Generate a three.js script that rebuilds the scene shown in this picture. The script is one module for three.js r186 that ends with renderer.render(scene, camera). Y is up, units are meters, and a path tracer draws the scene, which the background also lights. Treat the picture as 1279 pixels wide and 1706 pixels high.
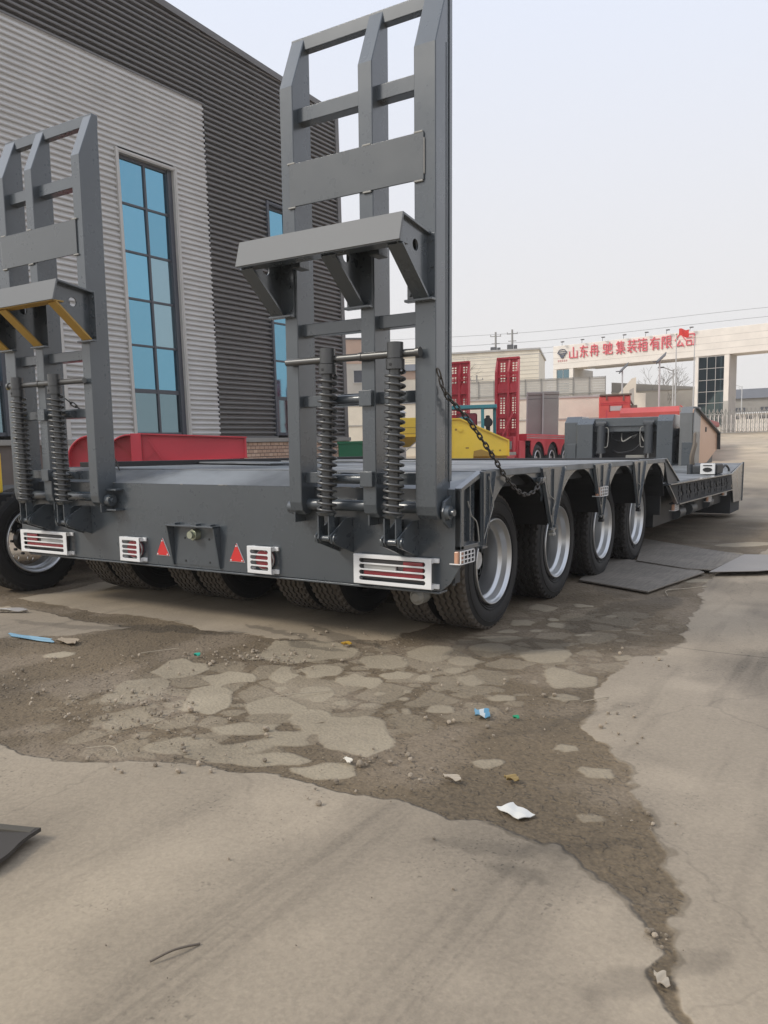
import * as THREE from 'three';
import { RoundedBoxGeometry } from 'three/addons/geometries/RoundedBoxGeometry.js';
import { mergeGeometries, toCreasedNormals } from 'three/addons/utils/BufferGeometryUtils.js';

const scene = new THREE.Scene();
const V3 = (x, y, z) => new THREE.Vector3(x, y, z);

// ---------------------------------------------------------------- camera, sky, sun, exposure
const camera = new THREE.PerspectiveCamera(66.36, 768 / 1024, 0.05, 900);
camera.position.set(2.355, 1.346, 5.265);
camera.up.set(-0.05956, 0.99156, -0.11512);
camera.lookAt(2.355 - 0.52139, 1.346 - 0.12925, 5.265 - 0.84347);
camera.setViewOffset(768, 1024, 0, -40.65, 768, 1024);      // the photograph's lens axis lies below its centre

const SUN = V3(-0.48, 0.64, 0.60).normalize();
{
  const w = 512, h = 256, d = new Float32Array(w * h * 4);
  const mix = (a, b, t) => a + (b - a) * t, sm = (a, b, x) => { const t = Math.min(1, Math.max(0, (x - a) / (b - a))); return t * t * (3 - 2 * t); };
  for (let j = 0; j < h; j++) {
    const el = ((j + 0.5) / h - 0.5) * Math.PI;
    for (let i = 0; i < w; i++) {
      const az = ((i + 0.5) / w - 0.5) * 2 * Math.PI;
      const x = Math.cos(el) * Math.cos(az), z = Math.cos(el) * Math.sin(az), y = Math.sin(el);
      const t = sm(0.0, 0.75, y), c = Math.max(0, x * SUN.x + y * SUN.y + z * SUN.z);
      const glow = 0.30 * Math.pow(c, 3) + 0.6 * Math.pow(c, 24);
      const k = (j * w + i) * 4;
      d[k] = mix(0.70, 0.645, t) + glow; d[k + 1] = mix(0.685, 0.715, t) + glow * 0.96; d[k + 2] = mix(0.675, 0.87, t) + glow * 0.88; d[k + 3] = 1;
    }
  }
  const sky = new THREE.DataTexture(d, w, h, THREE.RGBAFormat, THREE.FloatType);
  sky.mapping = THREE.EquirectangularReflectionMapping; sky.magFilter = THREE.LinearFilter; sky.minFilter = THREE.LinearFilter; sky.needsUpdate = true;
  scene.background = sky; scene.environment = sky;
}
const sun = new THREE.DirectionalLight(new THREE.Color(1, 0.93, 0.82), 1.5);
sun.position.copy(SUN).multiplyScalar(60); sun.castShadow = true; sun.shadow.radius = 26;
Object.assign(sun.shadow.camera, { left: -40, right: 40, top: 40, bottom: -40, near: 1, far: 160 }); sun.shadow.mapSize.set(2048, 2048);
scene.add(sun); scene.add(sun.target);
scene.fog = new THREE.FogExp2(new THREE.Color(0.97, 0.95, 0.92), 0.0012);

const renderer = new THREE.WebGLRenderer({ antialias: true });
renderer.setSize(768, 1024); renderer.shadowMap.enabled = true;
renderer.toneMapping = THREE.LinearToneMapping; renderer.toneMappingExposure = 1.22;

// ---------------------------------------------------------------- helpers
let seed = 7;
const rnd = () => { seed = (seed * 1664525 + 1013904223) >>> 0; return seed / 4294967296; };
const rr = (a, b) => a + (b - a) * rnd();
const HT = new Float32Array(65536); for (let i = 0; i < 65536; i++) HT[i] = rnd();
function vn(x, y) {                                                  // value noise
  const xi = Math.floor(x), yi = Math.floor(y); let fx = x - xi, fy = y - yi; fx = fx * fx * (3 - 2 * fx); fy = fy * fy * (3 - 2 * fy);
  const a = (xi & 255) + ((yi & 255) << 8), b = ((xi + 1) & 255) + ((yi & 255) << 8), c = (xi & 255) + (((yi + 1) & 255) << 8), e = ((xi + 1) & 255) + (((yi + 1) & 255) << 8);
  return HT[a] + (HT[b] - HT[a]) * fx + (HT[c] - HT[a]) * fy + (HT[a] - HT[b] - HT[c] + HT[e]) * fx * fy;
}
const fbm = (x, y, o) => { let s = 0, a = 0.5, n = 0; for (let i = 0; i < o; i++) { s += a * vn(x, y); n += a; a *= 0.5; x = x * 2.03 + 17.1; y = y * 2.03 + 5.7; } return s / n; };
const clamp = (x, a = 0, b = 1) => Math.min(b, Math.max(a, x));
const sstep = (a, b, x) => { const t = clamp((x - a) / (b - a)); return t * t * (3 - 2 * t); };
const lerp = (a, b, t) => a + (b - a) * t;

const names = new Map();
const numbered = (n) => { const k = names.get(n) ?? 0; names.set(n, k + 1); return k ? n + '_' + String(k).padStart(3, '0') : n; };
function uvMetres(g) {                                               // box-projected texture coordinates in metres
  const p = g.attributes.position, n = g.attributes.normal, uv = new Float32Array(p.count * 2);
  for (let i = 0; i < p.count; i++) {
    const ax = Math.abs(n.getX(i)), ay = Math.abs(n.getY(i)), az = Math.abs(n.getZ(i));
    if (ax >= ay && ax >= az) { uv[2 * i] = p.getZ(i); uv[2 * i + 1] = p.getY(i); }
    else if (ay >= az) { uv[2 * i] = p.getX(i); uv[2 * i + 1] = p.getZ(i); } else { uv[2 * i] = p.getX(i); uv[2 * i + 1] = p.getY(i); }
  }
  g.setAttribute('uv', new THREE.BufferAttribute(uv, 2)); return g;
}
function merged(list) {
  const gs = [].concat(list).map((g) => { const q = g.index ? g.toNonIndexed() : g; for (const k of Object.keys(q.attributes)) if (!['position', 'normal', 'uv'].includes(k)) q.deleteAttribute(k); return q; });
  return uvMetres(gs.length > 1 ? mergeGeometries(gs.map((g) => { g.deleteAttribute('uv'); return g; })) : gs[0]);
}
const originOf = new WeakMap();
function mk(name, geos, mat, parent) {                               // one mesh from shapes given in the parent thing's own frame
  const o = new THREE.Mesh(merged(geos), mat); o.name = name; o.castShadow = o.receiveShadow = true;
  if (parent) { const at = originOf.get(parent); if (at) { o.geometry.translate(-at.x, -at.y, -at.z); originOf.set(o, at); } parent.add(o); }
  return o;
}
const each = (name, list, mat, parent) => list.map((g) => mk(name, g, mat, parent));
function place(name, geo, mat, parent, x, y, z) { const o = new THREE.Mesh(geo, mat); o.name = name; o.castShadow = o.receiveShadow = true; const at = originOf.get(parent); o.position.set(x - (at?.x ?? 0), y - (at?.y ?? 0), z - (at?.z ?? 0)); parent.add(o); return o; }
function tag(o, label, category, group, kind) { o.userData.label = label; if (category) o.userData.category = category; if (group) o.userData.group = group; if (kind) o.userData.kind = kind; return o; }
function thing(name, label, category, pos = [0, 0, 0], yaw = 0, group) {
  const o = new THREE.Group(); o.name = numbered(name); o.position.set(...pos); o.rotation.y = yaw; scene.add(o); return tag(o, label, category, group);
}
function thingHere(name, label, category, base, group) {             // parts given in world metres, origin at base
  const o = thing(name, label, category, base, 0, group); originOf.set(o, V3(...base)); return o;
}
function sub(name, parent) { const o = new THREE.Group(); o.name = name; parent.add(o); const at = originOf.get(parent); if (at) originOf.set(o, at); return o; }

const box = (x0, x1, y0, y1, z0, z1, r = 0) => {
  const w = Math.abs(x1 - x0), h = Math.abs(y1 - y0), d = Math.abs(z1 - z0), g = r ? new RoundedBoxGeometry(w, h, d, 1, Math.min(r, w * 0.45, h * 0.45, d * 0.45)) : new THREE.BoxGeometry(w, h, d);
  return g.translate((x0 + x1) / 2, (y0 + y1) / 2, (z0 + z1) / 2);
};
const shapeOf = (pts, holes = []) => { const s = new THREE.Shape(pts.map((p) => new THREE.Vector2(p[0], p[1]))); s.holes.push(...holes); return s; };
const EX = (d, b) => ({ depth: d, bevelEnabled: b > 0, bevelThickness: b, bevelSize: b, bevelOffset: -b, bevelSegments: 1, curveSegments: 12 });
const plateXY = (pts, z0, z1, b = 0, holes = []) => new THREE.ExtrudeGeometry(shapeOf(pts, holes), EX(z1 - z0 - 2 * b, b)).translate(0, 0, z0 + b);      // pts (x, y)
const prismX = (pts, x0, x1, b = 0, holes = []) => new THREE.ExtrudeGeometry(shapeOf(pts.map((p) => [-p[0], p[1]]), holes), EX(x1 - x0 - 2 * b, b)).rotateY(Math.PI / 2).translate(x0 + b, 0, 0);   // pts (z, y)
const holeC = (x, y, r, n = 14) => { const p = new THREE.Path(); p.absarc(x, y, r, 0, Math.PI * 2, true); return p; };
const holeSlot = (x0, x1, y0, y1) => { const r = Math.min(x1 - x0, y1 - y0) / 2, p = new THREE.Path(); p.moveTo(x0 + r, y0); p.absarc(x0 + r, y0 + r, r, -Math.PI / 2, -Math.PI * 1.5, true); p.lineTo(x1 - r, y1); p.absarc(x1 - r, y1 - r, r, Math.PI / 2, -Math.PI / 2, true); p.lineTo(x0 + r, y0); return p; };
const cyl = (a, b, r0, r1 = r0, seg = 16) => {
  const A = V3(...a), B = V3(...b), d = B.clone().sub(A), g = new THREE.CylinderGeometry(r1, r0, d.length(), seg);
  g.applyQuaternion(new THREE.Quaternion().setFromUnitVectors(V3(0, 1, 0), d.clone().normalize())); return g.translate((A.x + B.x) / 2, (A.y + B.y) / 2, (A.z + B.z) / 2);
};
const bar = (a, b, w, t) => {                                        // square bar between two points, w across, t up
  const A = V3(...a), B = V3(...b), d = B.clone().sub(A), g = new THREE.BoxGeometry(w, t, d.length());
  const m = new THREE.Matrix4().lookAt(B, A, Math.abs(d.y) > 0.95 * d.length() ? V3(0, 0, 1) : V3(0, 1, 0)); g.applyMatrix4(m); return g.translate((A.x + B.x) / 2, (A.y + B.y) / 2, (A.z + B.z) / 2);
};
const tube = (pts, r, n = 24, rad = 6) => new THREE.TubeGeometry(new THREE.CatmullRomCurve3(pts.map((p) => V3(...p)), false, 'catmullrom', 0.5), n, r, rad);

// ---------------------------------------------------------------- materials
function tex(n, f, srgb = false, rep = 1) {                          // tiling grey or colour texture from f(u, v) -> value or [r, g, b], 0..1
  const d = new Uint8Array(n * n * 4);
  for (let j = 0; j < n; j++) for (let i = 0; i < n; i++) { const c = f(i / n, j / n), k = (j * n + i) * 4, a = Array.isArray(c); for (let q = 0; q < 3; q++) d[k + q] = clamp(a ? c[q] : c) * 255; d[k + 3] = 255; }
  const t = new THREE.DataTexture(d, n, n); t.wrapS = t.wrapT = THREE.RepeatWrapping; t.magFilter = THREE.LinearFilter; t.minFilter = THREE.LinearMipmapLinearFilter; t.generateMipmaps = true;
  t.repeat.set(rep, rep); if (srgb) t.colorSpace = THREE.SRGBColorSpace; t.needsUpdate = true; return t;
}
const tileNoise = (u, v, s, o) => { let r = 0, a = 0.5, n = 0; for (let i = 0; i < o; i++) { const k = s << i, x = u * k, y = v * k, xi = Math.floor(x), yi = Math.floor(y); let fx = x - xi, fy = y - yi; fx *= fx * (3 - 2 * fx); fy *= fy * (3 - 2 * fy); const h = (p, q) => HT[(((p % k) + 31 * i) & 255) + ((((q % k) + 57 * i) & 255) << 8)]; r += a * (h(xi, yi) * (1 - fx) * (1 - fy) + h(xi + 1, yi) * fx * (1 - fy) + h(xi, yi + 1) * (1 - fx) * fy + h(xi + 1, yi + 1) * fx * fy); n += a; a *= 0.55; } return r / n; };
const dirt = tex(512, (u, v) => { const a = tileNoise(u, v, 4, 6), b = tileNoise(u, v, 32, 3); return 0.82 + 0.22 * a - 0.03 * sstep(0.62, 0.8, b); }, false, 0.5);
const gloss = tex(512, (u, v) => 0.75 + 0.5 * (tileNoise(u, v, 8, 5) - 0.5) + 0.12 * (tileNoise(u, v, 64, 2) - 0.5), false, 0.6);
const dusty = tex(512, (u, v) => { const a = tileNoise(u, v, 3, 6), s = tileNoise(u, v, 48, 2); return 0.45 + 0.5 * sstep(0.35, 0.7, a) + 0.1 * (s - 0.5); }, false, 0.45);
const scratch = tex(512, (u, v) => { const a = tileNoise(u, v, 4, 5), b = tileNoise(u, (v * 0.0625) % 1, 128, 2), c = tileNoise((u * 0.125) % 1, v, 128, 2); return 0.52 + 0.36 * (a - 0.3) + 0.28 * (b - 0.5) + 0.22 * (c - 0.5); }, false, 0.6);
const wave = tex(256, (u, v) => tileNoise(u, v, 3, 3), false, 0.7);
const fine = tex(256, (u, v) => tileNoise(u, v, 16, 4), false, 2);
const std = (r, g, b, rough = 0.6, o = {}) => new THREE.MeshPhysicalMaterial({ color: new THREE.Color().setRGB(r, g, b), roughness: rough, map: o.plain ? null : dirt, ...Object.fromEntries(Object.entries(o).filter(([k]) => k !== 'plain')) });
const M = {
  paint: std(0.064, 0.076, 0.086, 0.40, { clearcoat: 0.85, clearcoatRoughness: 0.16, roughnessMap: gloss, bumpMap: wave, bumpScale: 0.004 }),
  paintDark: std(0.045, 0.05, 0.055, 0.55, { clearcoat: 0.2, clearcoatRoughness: 0.4 }),
  deck: std(0.23, 0.242, 0.25, 0.62, { map: dusty, roughnessMap: gloss }),
  under: std(0.02, 0.021, 0.023, 0.8), lampBody: std(0.10, 0.095, 0.095, 0.4),
  rubber: std(0.014, 0.0135, 0.0135, 0.7, { bumpMap: fine, bumpScale: 0.001 }),
  tread: std(0.105, 0.090, 0.074, 0.9, { bumpMap: fine, bumpScale: 0.002 }),
  black: std(0.014, 0.014, 0.015, 0.6),
  rim: std(0.60, 0.605, 0.605, 0.30, { metalness: 0.78, plain: true }),
  steel: std(0.34, 0.34, 0.33, 0.42, { metalness: 0.85, roughnessMap: gloss }),
  spring: std(0.14, 0.14, 0.137, 0.36, { metalness: 0.6 }), springTube: std(0.10, 0.102, 0.103, 0.34, { metalness: 0.55 }),
  chain: std(0.085, 0.078, 0.07, 0.5, { metalness: 0.5 }),
  white: std(0.78, 0.78, 0.77, 0.45, { clearcoat: 0.3 }),
  red: std(0.62, 0.03, 0.03, 0.25, { clearcoat: 0.6, plain: true }),
  redDark: std(0.24, 0.02, 0.03, 0.2, { clearcoat: 0.8, plain: true }),
  lens: std(0.45, 0.45, 0.43, 0.25, { clearcoat: 0.6 }),
  amber: std(0.62, 0.34, 0.22, 0.3, { clearcoat: 0.6 }),
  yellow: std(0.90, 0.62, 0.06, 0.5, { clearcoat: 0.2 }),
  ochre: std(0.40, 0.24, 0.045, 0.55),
  redPaint: std(0.60, 0.045, 0.065, 0.42, { clearcoat: 0.35, clearcoatRoughness: 0.3 }),
  redFaded: std(0.58, 0.085, 0.07, 0.6),
  teal: std(0.06, 0.30, 0.34, 0.5),
  green: std(0.0, 0.13, 0.05, 0.55),
  greyBox: std(0.33, 0.32, 0.29, 0.6),
  brass: std(0.45, 0.47, 0.36, 0.3, { metalness: 0.6 }),
  warmLitPaint: std(0.62, 0.40, 0.28, 0.4, { metalness: 0.4, plain: true }),
  cladLight: std(0.56, 0.55, 0.535, 0.55),
  cladDark: std(0.135, 0.128, 0.124, 0.45),
  trim: std(0.50, 0.48, 0.45, 0.5),
  frame: std(0.07, 0.075, 0.09, 0.45),
  pane: new THREE.MeshPhysicalMaterial({ color: new THREE.Color().setRGB(0.17, 0.375, 0.50), metalness: 1, roughness: 0.04 }),
  paneReflect: new THREE.MeshPhysicalMaterial({ color: new THREE.Color().setRGB(0.27, 0.40, 0.46), metalness: 0.9, roughness: 0.12 }),
  paneDark: new THREE.MeshPhysicalMaterial({ color: new THREE.Color().setRGB(0.17, 0.25, 0.285), metalness: 1, roughness: 0.06 }),
  gate: std(0.86, 0.80, 0.72, 0.6), gateDark: std(0.46, 0.42, 0.38, 0.6),
  cream: std(0.82, 0.75, 0.62, 0.8), wall: std(0.50, 0.47, 0.42, 0.8), wallDark: std(0.30, 0.285, 0.26, 0.8),
  pink: std(0.50, 0.36, 0.28, 0.8), roof: std(0.13, 0.13, 0.135, 0.7), mortar: std(0.14, 0.115, 0.10, 0.9),
  letter: std(0.74, 0.13, 0.16, 0.5, { plain: true }), pole: std(0.55, 0.55, 0.54, 0.5), wire: std(0.10, 0.10, 0.10, 0.7), cable: std(0.36, 0.36, 0.36, 0.7),
  bark: std(0.16, 0.13, 0.10, 0.9), plateSteel: std(0.31, 0.272, 0.225, 0.88, { map: scratch }),
};
const brickMats = [[0.54, 0.36, 0.26], [0.60, 0.42, 0.31], [0.50, 0.33, 0.24]].map((c) => std(...c, 0.85));
const TILT = new THREE.Quaternion().setFromUnitVectors(V3(0, 1, 0), V3(-0.01335, 0.99983, 0.01251).normalize());   // true vertical: the yard falls slightly towards the right

// ---------------------------------------------------------------- ground
const H = (x, z) => { const t = -z - 11.5; return t <= 0 ? 0 : t < 5 ? 0.0075 * t * t : t < 31.5 ? 0.1875 + 0.0775 * (t - 5) : 2.24 + 0.012 * (t - 31.5); };
const MASK = (() => {                                                // where dirt, dry crusts, damp and darker patches lie on the concrete: metres x -8..5, z -12..5
  const S = 90, X0 = -8, Z0 = -12, w = 13 * S, h = 17 * S, P = (p) => [(p[0] - X0) * S, (p[1] - Z0) * S];
  const layer = (draw) => { const c = document.createElement('canvas'); c.width = w; c.height = h; const g = c.getContext('2d'); g.fillStyle = '#000'; g.fillRect(0, 0, w, h); g.fillStyle = '#fff'; draw(g); const d = g.getImageData(0, 0, w, h).data, o = new Uint8Array(w * h); for (let i = 0; i < o.length; i++) o[i] = d[i * 4]; return o; };
  const poly = (g, pts) => { g.beginPath(); pts.forEach((p, i) => (i ? g.lineTo(...P(p)) : g.moveTo(...P(p)))); g.closePath(); g.fill(); };
  const ell = (g, x, z, a, b, rot = 0, c = '#fff') => { g.fillStyle = c; g.beginPath(); g.ellipse(...P([x, z]), a * S, b * S, rot, 0, 7); g.fill(); };
  const blur = (o, n) => { for (let k = 0; k < n; k++) { const q = new Uint8Array(o); for (let j = 1; j < h - 1; j++) for (let i = 1; i < w - 1; i++) { const a = j * w + i; o[a] = (q[a] * 4 + q[a - 1] + q[a + 1] + q[a - w] + q[a + w]) >> 3; } } return o; };
  const mud = blur(layer((g) => {
    poly(g, [[-3.6, 2.6], [-1.07, 3.2], [-0.72, 3.25], [-0.38, 3.1], [-0.03, 2.94], [0.24, 2.91], [0.72, 2.82], [1.14, 2.81], [1.32, 2.74], [1.45, 2.78], [1.59, 2.82], [1.73, 2.89], [1.84, 3.0], [1.9, 3.12], [1.94, 3.3], [1.99, 3.4], [2.06, 3.47], [2.3, 4.1], [2.36, 4.1], [2.09, 3.45], [2.01, 3.34], [1.95, 3.15], [1.91, 2.89], [1.77, 2.62], [1.6, 2.15], [1.42, 1.87], [1.22, 1.53], [1.13, 1.14], [1.17, 0.73], [1.12, 0.29], [1.29, -0.35], [1.14, -2.02], [1.0, -3.6], [1.3, -6], [1.2, -12], [-8, -12], [-8, 1.2], [-2.4, 1.2], [-2.9, 1.9]]);
    g.fillStyle = '#000'; poly(g, [[-4.4, 0.95], [-1.2, 0.95], [-0.5, 0.55], [-0.4, -0.6], [-4.4, -0.6]]);
  }), 5);
  const crust = blur(layer((g) => {
    for (const [x, z, a, b, t] of '-1.25,1.89,0.15,0.21,1 -0.86,1.87,0.15,0.15,1 -0.60,1.67,0.08,0.17,0.9 -0.45,1.49,0.11,0.15,0.9 -0.15,1.53,0.13,0.13,1 -0.24,1.11,0.17,0.16,0.9 -0.84,1.09,0.30,0.29,0.9 -0.68,2.22,0.14,0.24,1 -0.26,2.15,0.15,0.15,1 -0.20,1.86,0.10,0.12,1 0.01,2.16,0.11,0.12,1 0.11,2.31,0.07,0.07,0.9 0.31,2.26,0.16,0.27,1 -0.01,1.30,0.10,0.09,0.9 0.09,1.67,0.04,0.04,0.9 -0.00,1.90,0.05,0.05,0.9 -0.43,1.88,0.04,0.05,0.8 0.15,1.87,0.04,0.04,0.9 -0.17,2.47,0.16,0.09,0.75 0.06,2.49,0.13,0.10,0.75 0.18,2.72,0.15,0.09,0.7 0.47,2.69,0.16,0.09,0.7 -1.16,2.30,0.19,0.22,0.6 -0.05,2.79,0.13,0.11,0.6 -0.30,2.81,0.15,0.11,0.5 -0.77,2.67,0.14,0.14,0.4 -2.24,2.04,0.09,0.09,0.7 -0.01,2.65,0.09,0.07,0.7 -0.22,1.11,0.15,0.17,1 -0.01,1.29,0.10,0.09,1 0.18,1.27,0.05,0.10,1 -0.05,0.77,0.15,0.23,0.7 0.21,0.83,0.09,0.11,0.9 0.24,0.43,0.15,0.15,0.6 0.17,0.16,0.15,0.10,0.7 0.61,0.42,0.17,0.17,0.9 0.92,0.87,0.14,0.20,0.7 0.44,1.18,0.06,0.10,0.8 0.70,1.40,0.08,0.06,0.6 0.99,1.26,0.09,0.07,0.6 0.51,1.75,0.07,0.06,0.9 0.27,1.06,0.05,0.06,0.8 -0.07,1.51,0.06,0.11,1 1.03,2.29,0.07,0.05,0.6 1.25,1.95,0.06,0.05,0.5 1.46,2.13,0.07,0.07,0.5 1.56,2.57,0.05,0.04,0.4 0.11,-0.43,0.10,0.13,0.8 0.37,-0.46,0.07,0.08,0.8 0.05,-1.02,0.12,0.15,0.7 0.30,-1.27,0.08,0.09,0.7 0.13,-0.09,0.08,0.06,0.8 0.31,-0.21,0.05,0.04,0.8 0.28,-0.64,0.05,0.07,0.8 0.65,-0.25,0.07,0.04,0.8 0.64,-0.98,0.05,0.05,0.6 1.09,0.23,0.08,0.06,0.6 0.39,1.87,0.02,0.07,0.6 0.22,1.56,0.03,0.04,0.9 0.27,1.69,0.03,0.03,0.9'.split(' ').map((q) => q.split(',').map(Number))) { const n = 11, p = [], v = Math.round(255 * t); for (let i = 0; i < n; i++) { const e = i / n * 6.2832, k = 0.70 + 0.58 * HT[((x + 9) * 977 + (z + 9) * 131 + i * 61) & 65535], u = 1.02 * a * k * Math.cos(e), w = 1.02 * b * k * Math.sin(e); p.push([x + 0.85 * u + 0.52 * w, z - 0.52 * u + 0.85 * w]); } g.fillStyle = `rgb(${v},${v},${v})`; poly(g, p); }
    for (const [x, z, a, b, r, c] of [[0.9, -3.1, .3, .12, .6, '#999'], [.7, -5.2, .5, .2, .9, '#999'], [.95, -6.6, .5, .2, .9, '#888']]) ell(g, x, z, a, b, -r, c);
  }), 3);
  const wetDark = blur(layer((g) => {
    for (const [x, z, a, b, r, c] of [[-1.3, 0.75, .5, .05, -.15], [-0.9, 0.62, .5, .06, -.3], [-2.2, 1.15, .6, .09, .3], [-1.9, 1.0, .4, .07, .2], [-3.0, 1.4, .6, .09, .3, '#aaa'], [0.3, .35, .5, .22, .9, '#bbb'], [.7, -1.2, .9, .28, 1.4, '#aaa'], [.55, -3.4, 1.6, .5, 1.5, '#888'], [1.5, 3.0, .12, .06, 0, '#aaa'], [1.95, 3.3, .28, .05, 1.0, '#999'], [1.45, 2.86, .4, .05, .45, '#999'], [1.12, 1.6, .6, .05, 1.1, '#888'], [-0.9, .95, .25, .06, -.2], [.2, -7.8, 4, .8, 1.5, '#777']]) ell(g, x, z, a, b, -r, c ?? '#fff');  // damp trails, plus broad darker patches beside the right wheels and low bed
  }), 8);
  const at = (o, x, z) => { const i = clamp((x - X0) * S, 0, w - 2), j = clamp((z - Z0) * S, 0, h - 2), a = i | 0, b = j | 0, fx = i - a, fy = j - b, k = b * w + a; return ((o[k] * (1 - fx) + o[k + 1] * fx) * (1 - fy) + (o[k + w] * (1 - fx) + o[k + w + 1] * fx) * fy) / 255; };
  const inside = (x, z) => x > X0 && x < X0 + 13 && z > Z0 && z < Z0 + 17;
  return { mud: (x, z) => (inside(x, z) ? at(mud, x, z) * sstep(-11.8, -9, z) * sstep(-8, -6.5, x) : 0), crust: (x, z) => (inside(x, z) ? at(crust, x, z) : 0), wetDark: (x, z) => (inside(x, z) ? at(wetDark, x, z) : 0) };
})();
function cells(x, z, s, q) {                                         // Voronoi: q = [nearest, second nearest, cell hash]
  x /= s; z /= s; const xi = Math.floor(x), zi = Math.floor(z); q[0] = q[1] = 9;
  for (let j = -1; j < 2; j++) for (let i = -1; i < 2; i++) { const k = ((xi + i) & 255) + (((zi + j) & 255) << 8), dx = xi + i + 0.5 + 0.75 * (HT[k] - 0.5) - x, dz = zi + j + 0.5 + 0.75 * (HT[k ^ 21845] - 0.5) - z, d = Math.sqrt(dx * dx + dz * dz); if (d < q[0]) { q[1] = q[0]; q[0] = d; q[2] = HT[(k * 7 + 91) & 65535]; } else if (d < q[1]) q[1] = d; }
  return q;
}
const CQ = [0, 0, 0], gs = (x, z, a, b, r) => Math.exp(-((x - a) * (x - a) + (z - b) * (z - b)) / (r * r));
const GC = [0, 0, 0, 0];
const sp0 = (x, z) => vn(x * 60, z * 60);
function groundAt(x, z, detail) {                                    // colour (linear) and height of the yard surface
  const wx = (fbm(x * 3.1, z * 3.1, 4) - 0.5) * 0.26 + (fbm(x * 17, z * 17, 2) - 0.5) * 0.05, wz = (fbm(x * 3.1 + 40, z * 3.1 + 9, 4) - 0.5) * 0.26 + (fbm(x * 17 + 3, z * 17 + 8, 2) - 0.5) * 0.05;
  const big = fbm(x * 0.45 + 3, z * 0.35, 3), mid = fbm(x * 1.7 + 8, z * 1.5 + 2, 4), streak = fbm(x * 15 + 1.5 * mid, z * 1.1 + 7, 3), sp = detail ? fbm(x * 90, z * 90, 2) : 0.5, gr = detail ? vn(x * 330, z * 330) : 0.5;
  const m = sstep(0.26, 0.72, MASK.mud(x + wx * 0.75, z + wz * 0.75) + 0.12 * (sp0(x, z) - 0.5) * (MASK.mud(x, z) > 0.05 ? 1 : 0)), edge = sstep(0.15, 0.45, MASK.mud(x + wx, z + wz));
  let c = 0;
  if (m > 0 && x > -4 && z > -3) {
    const D = Math.min(1, gs(x, z, -0.35, 1.95, 0.7) + 0.8 * gs(x, z, 0.2, 1.2, 0.6) + 0.75 * gs(x, z, 0.55, 0.35, 0.55) + 0.8 * gs(x, z, -0.75, 2.5, 0.5) + 0.6 * gs(x, z, 0.55, -0.8, 0.6) + 0.5 * gs(x, z, -0.7, 1.1, 0.45));
    if (D > 0.10) {
      const X = x + wx * 0.4, Z = z + wz * 0.4, j = 0.06 * (sp0(x, z) - 0.5), f = sstep(0.10, 0.3, D); cells(X, Z, 0.31, CQ);
      const t = lerp(0.52, 0.15, D) + 0.55 * (CQ[2] - 0.5), c1 = sstep(t, t + 0.13, CQ[1] - CQ[0] + j); cells(X + 5, Z + 3, 0.15, CQ);
      const u = lerp(0.62, 0.34, D) + 0.6 * (CQ[2] - 0.5), c2 = sstep(u, u + 0.16, CQ[1] - CQ[0] + j); c = 0.46 * Math.max(c1, c2) * (0.5 + 0.5 * D) * f;
    }
  }
  { const v = MASK.crust(x + wx * 0.32, z + wz * 0.32); c = Math.max(c, sstep(0.12, 0.36, v + 0.16 * (sp0(x, z) - 0.5) * (v > 0.02 ? 1 : 0)) * Math.min(1, 0.25 + v) * (0.82 + 0.5 * (mid - 0.4))); }
  const wetDark = MASK.wetDark(x + wx, z + wz);
  let k = 0.80 + 0.34 * big + 0.34 * (mid - 0.5) + 0.22 * (sp - 0.5) + 0.14 * (gr - 0.5);
  if (detail) { k -= 0.35 * sstep(0.80, 0.95, vn(x * 110 + 7, z * 110)) * sstep(0.5, 0.8, fbm(x * 5, z * 5, 2)); const q = cells(x + wx * 0.8, z + wz * 0.8, 1.7, CQ); k -= 0.13 * sstep(0.010, 0.002, q[1] - q[0]) * sstep(0.42, 0.6, fbm(x * 1.1 + 50, z * 1.1, 2)); if (x > 1.15) k -= 0.3 * sstep(0.012, 0.004, Math.abs(z + 0.22 + 0.03 * Math.sin(x * 3))); }
  const track = sstep(0.50, 0.85, streak) * sstep(0.4, 0.65, fbm(x * 1.3 + 31, z * 0.25, 2)); k -= 0.16 * track;
  k -= 0.28 * sstep(0.54, 0.8, fbm(x * 0.9 + 70, z * 0.7 + 20, 4)); k += 0.17 * sstep(0.52, 0.76, fbm(x * 2.1 + 11, z * 1.8 + 33, 3));
  const warm = 0.5 + (big - 0.5) * 0.8;
  const band = Math.exp(-Math.pow((x - 0.86 - 0.03 * (z - 3)) / 0.13, 2)) * sstep(2.5, 3.0, z) + 0.8 * Math.exp(-Math.pow((x - 1.5) / 0.2, 2)) * sstep(2.75, 3.2, z) + 0.5 * Math.exp(-Math.pow((x - 0.25) / 0.1, 2)) * sstep(2.9, 3.3, z) + 0.25 * Math.exp(-Math.pow((x - 1.78) / 0.18, 2)) * sstep(2.0, 1.2, z) * sstep(-4, 0, z);
  k -= band * (0.10 + 0.15 * sstep(0.35, 0.7, fbm(x * 42 + mid, z * 1.6, 3)));
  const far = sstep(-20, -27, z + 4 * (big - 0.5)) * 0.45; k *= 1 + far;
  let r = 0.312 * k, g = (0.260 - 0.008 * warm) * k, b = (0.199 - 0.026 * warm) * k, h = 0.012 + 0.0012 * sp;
  if (edge > 0) { const s = edge * 0.30 * (1 - m); r *= 1 - s; g *= 1 - s * 1.05; b *= 1 - s * 1.15; }
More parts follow.
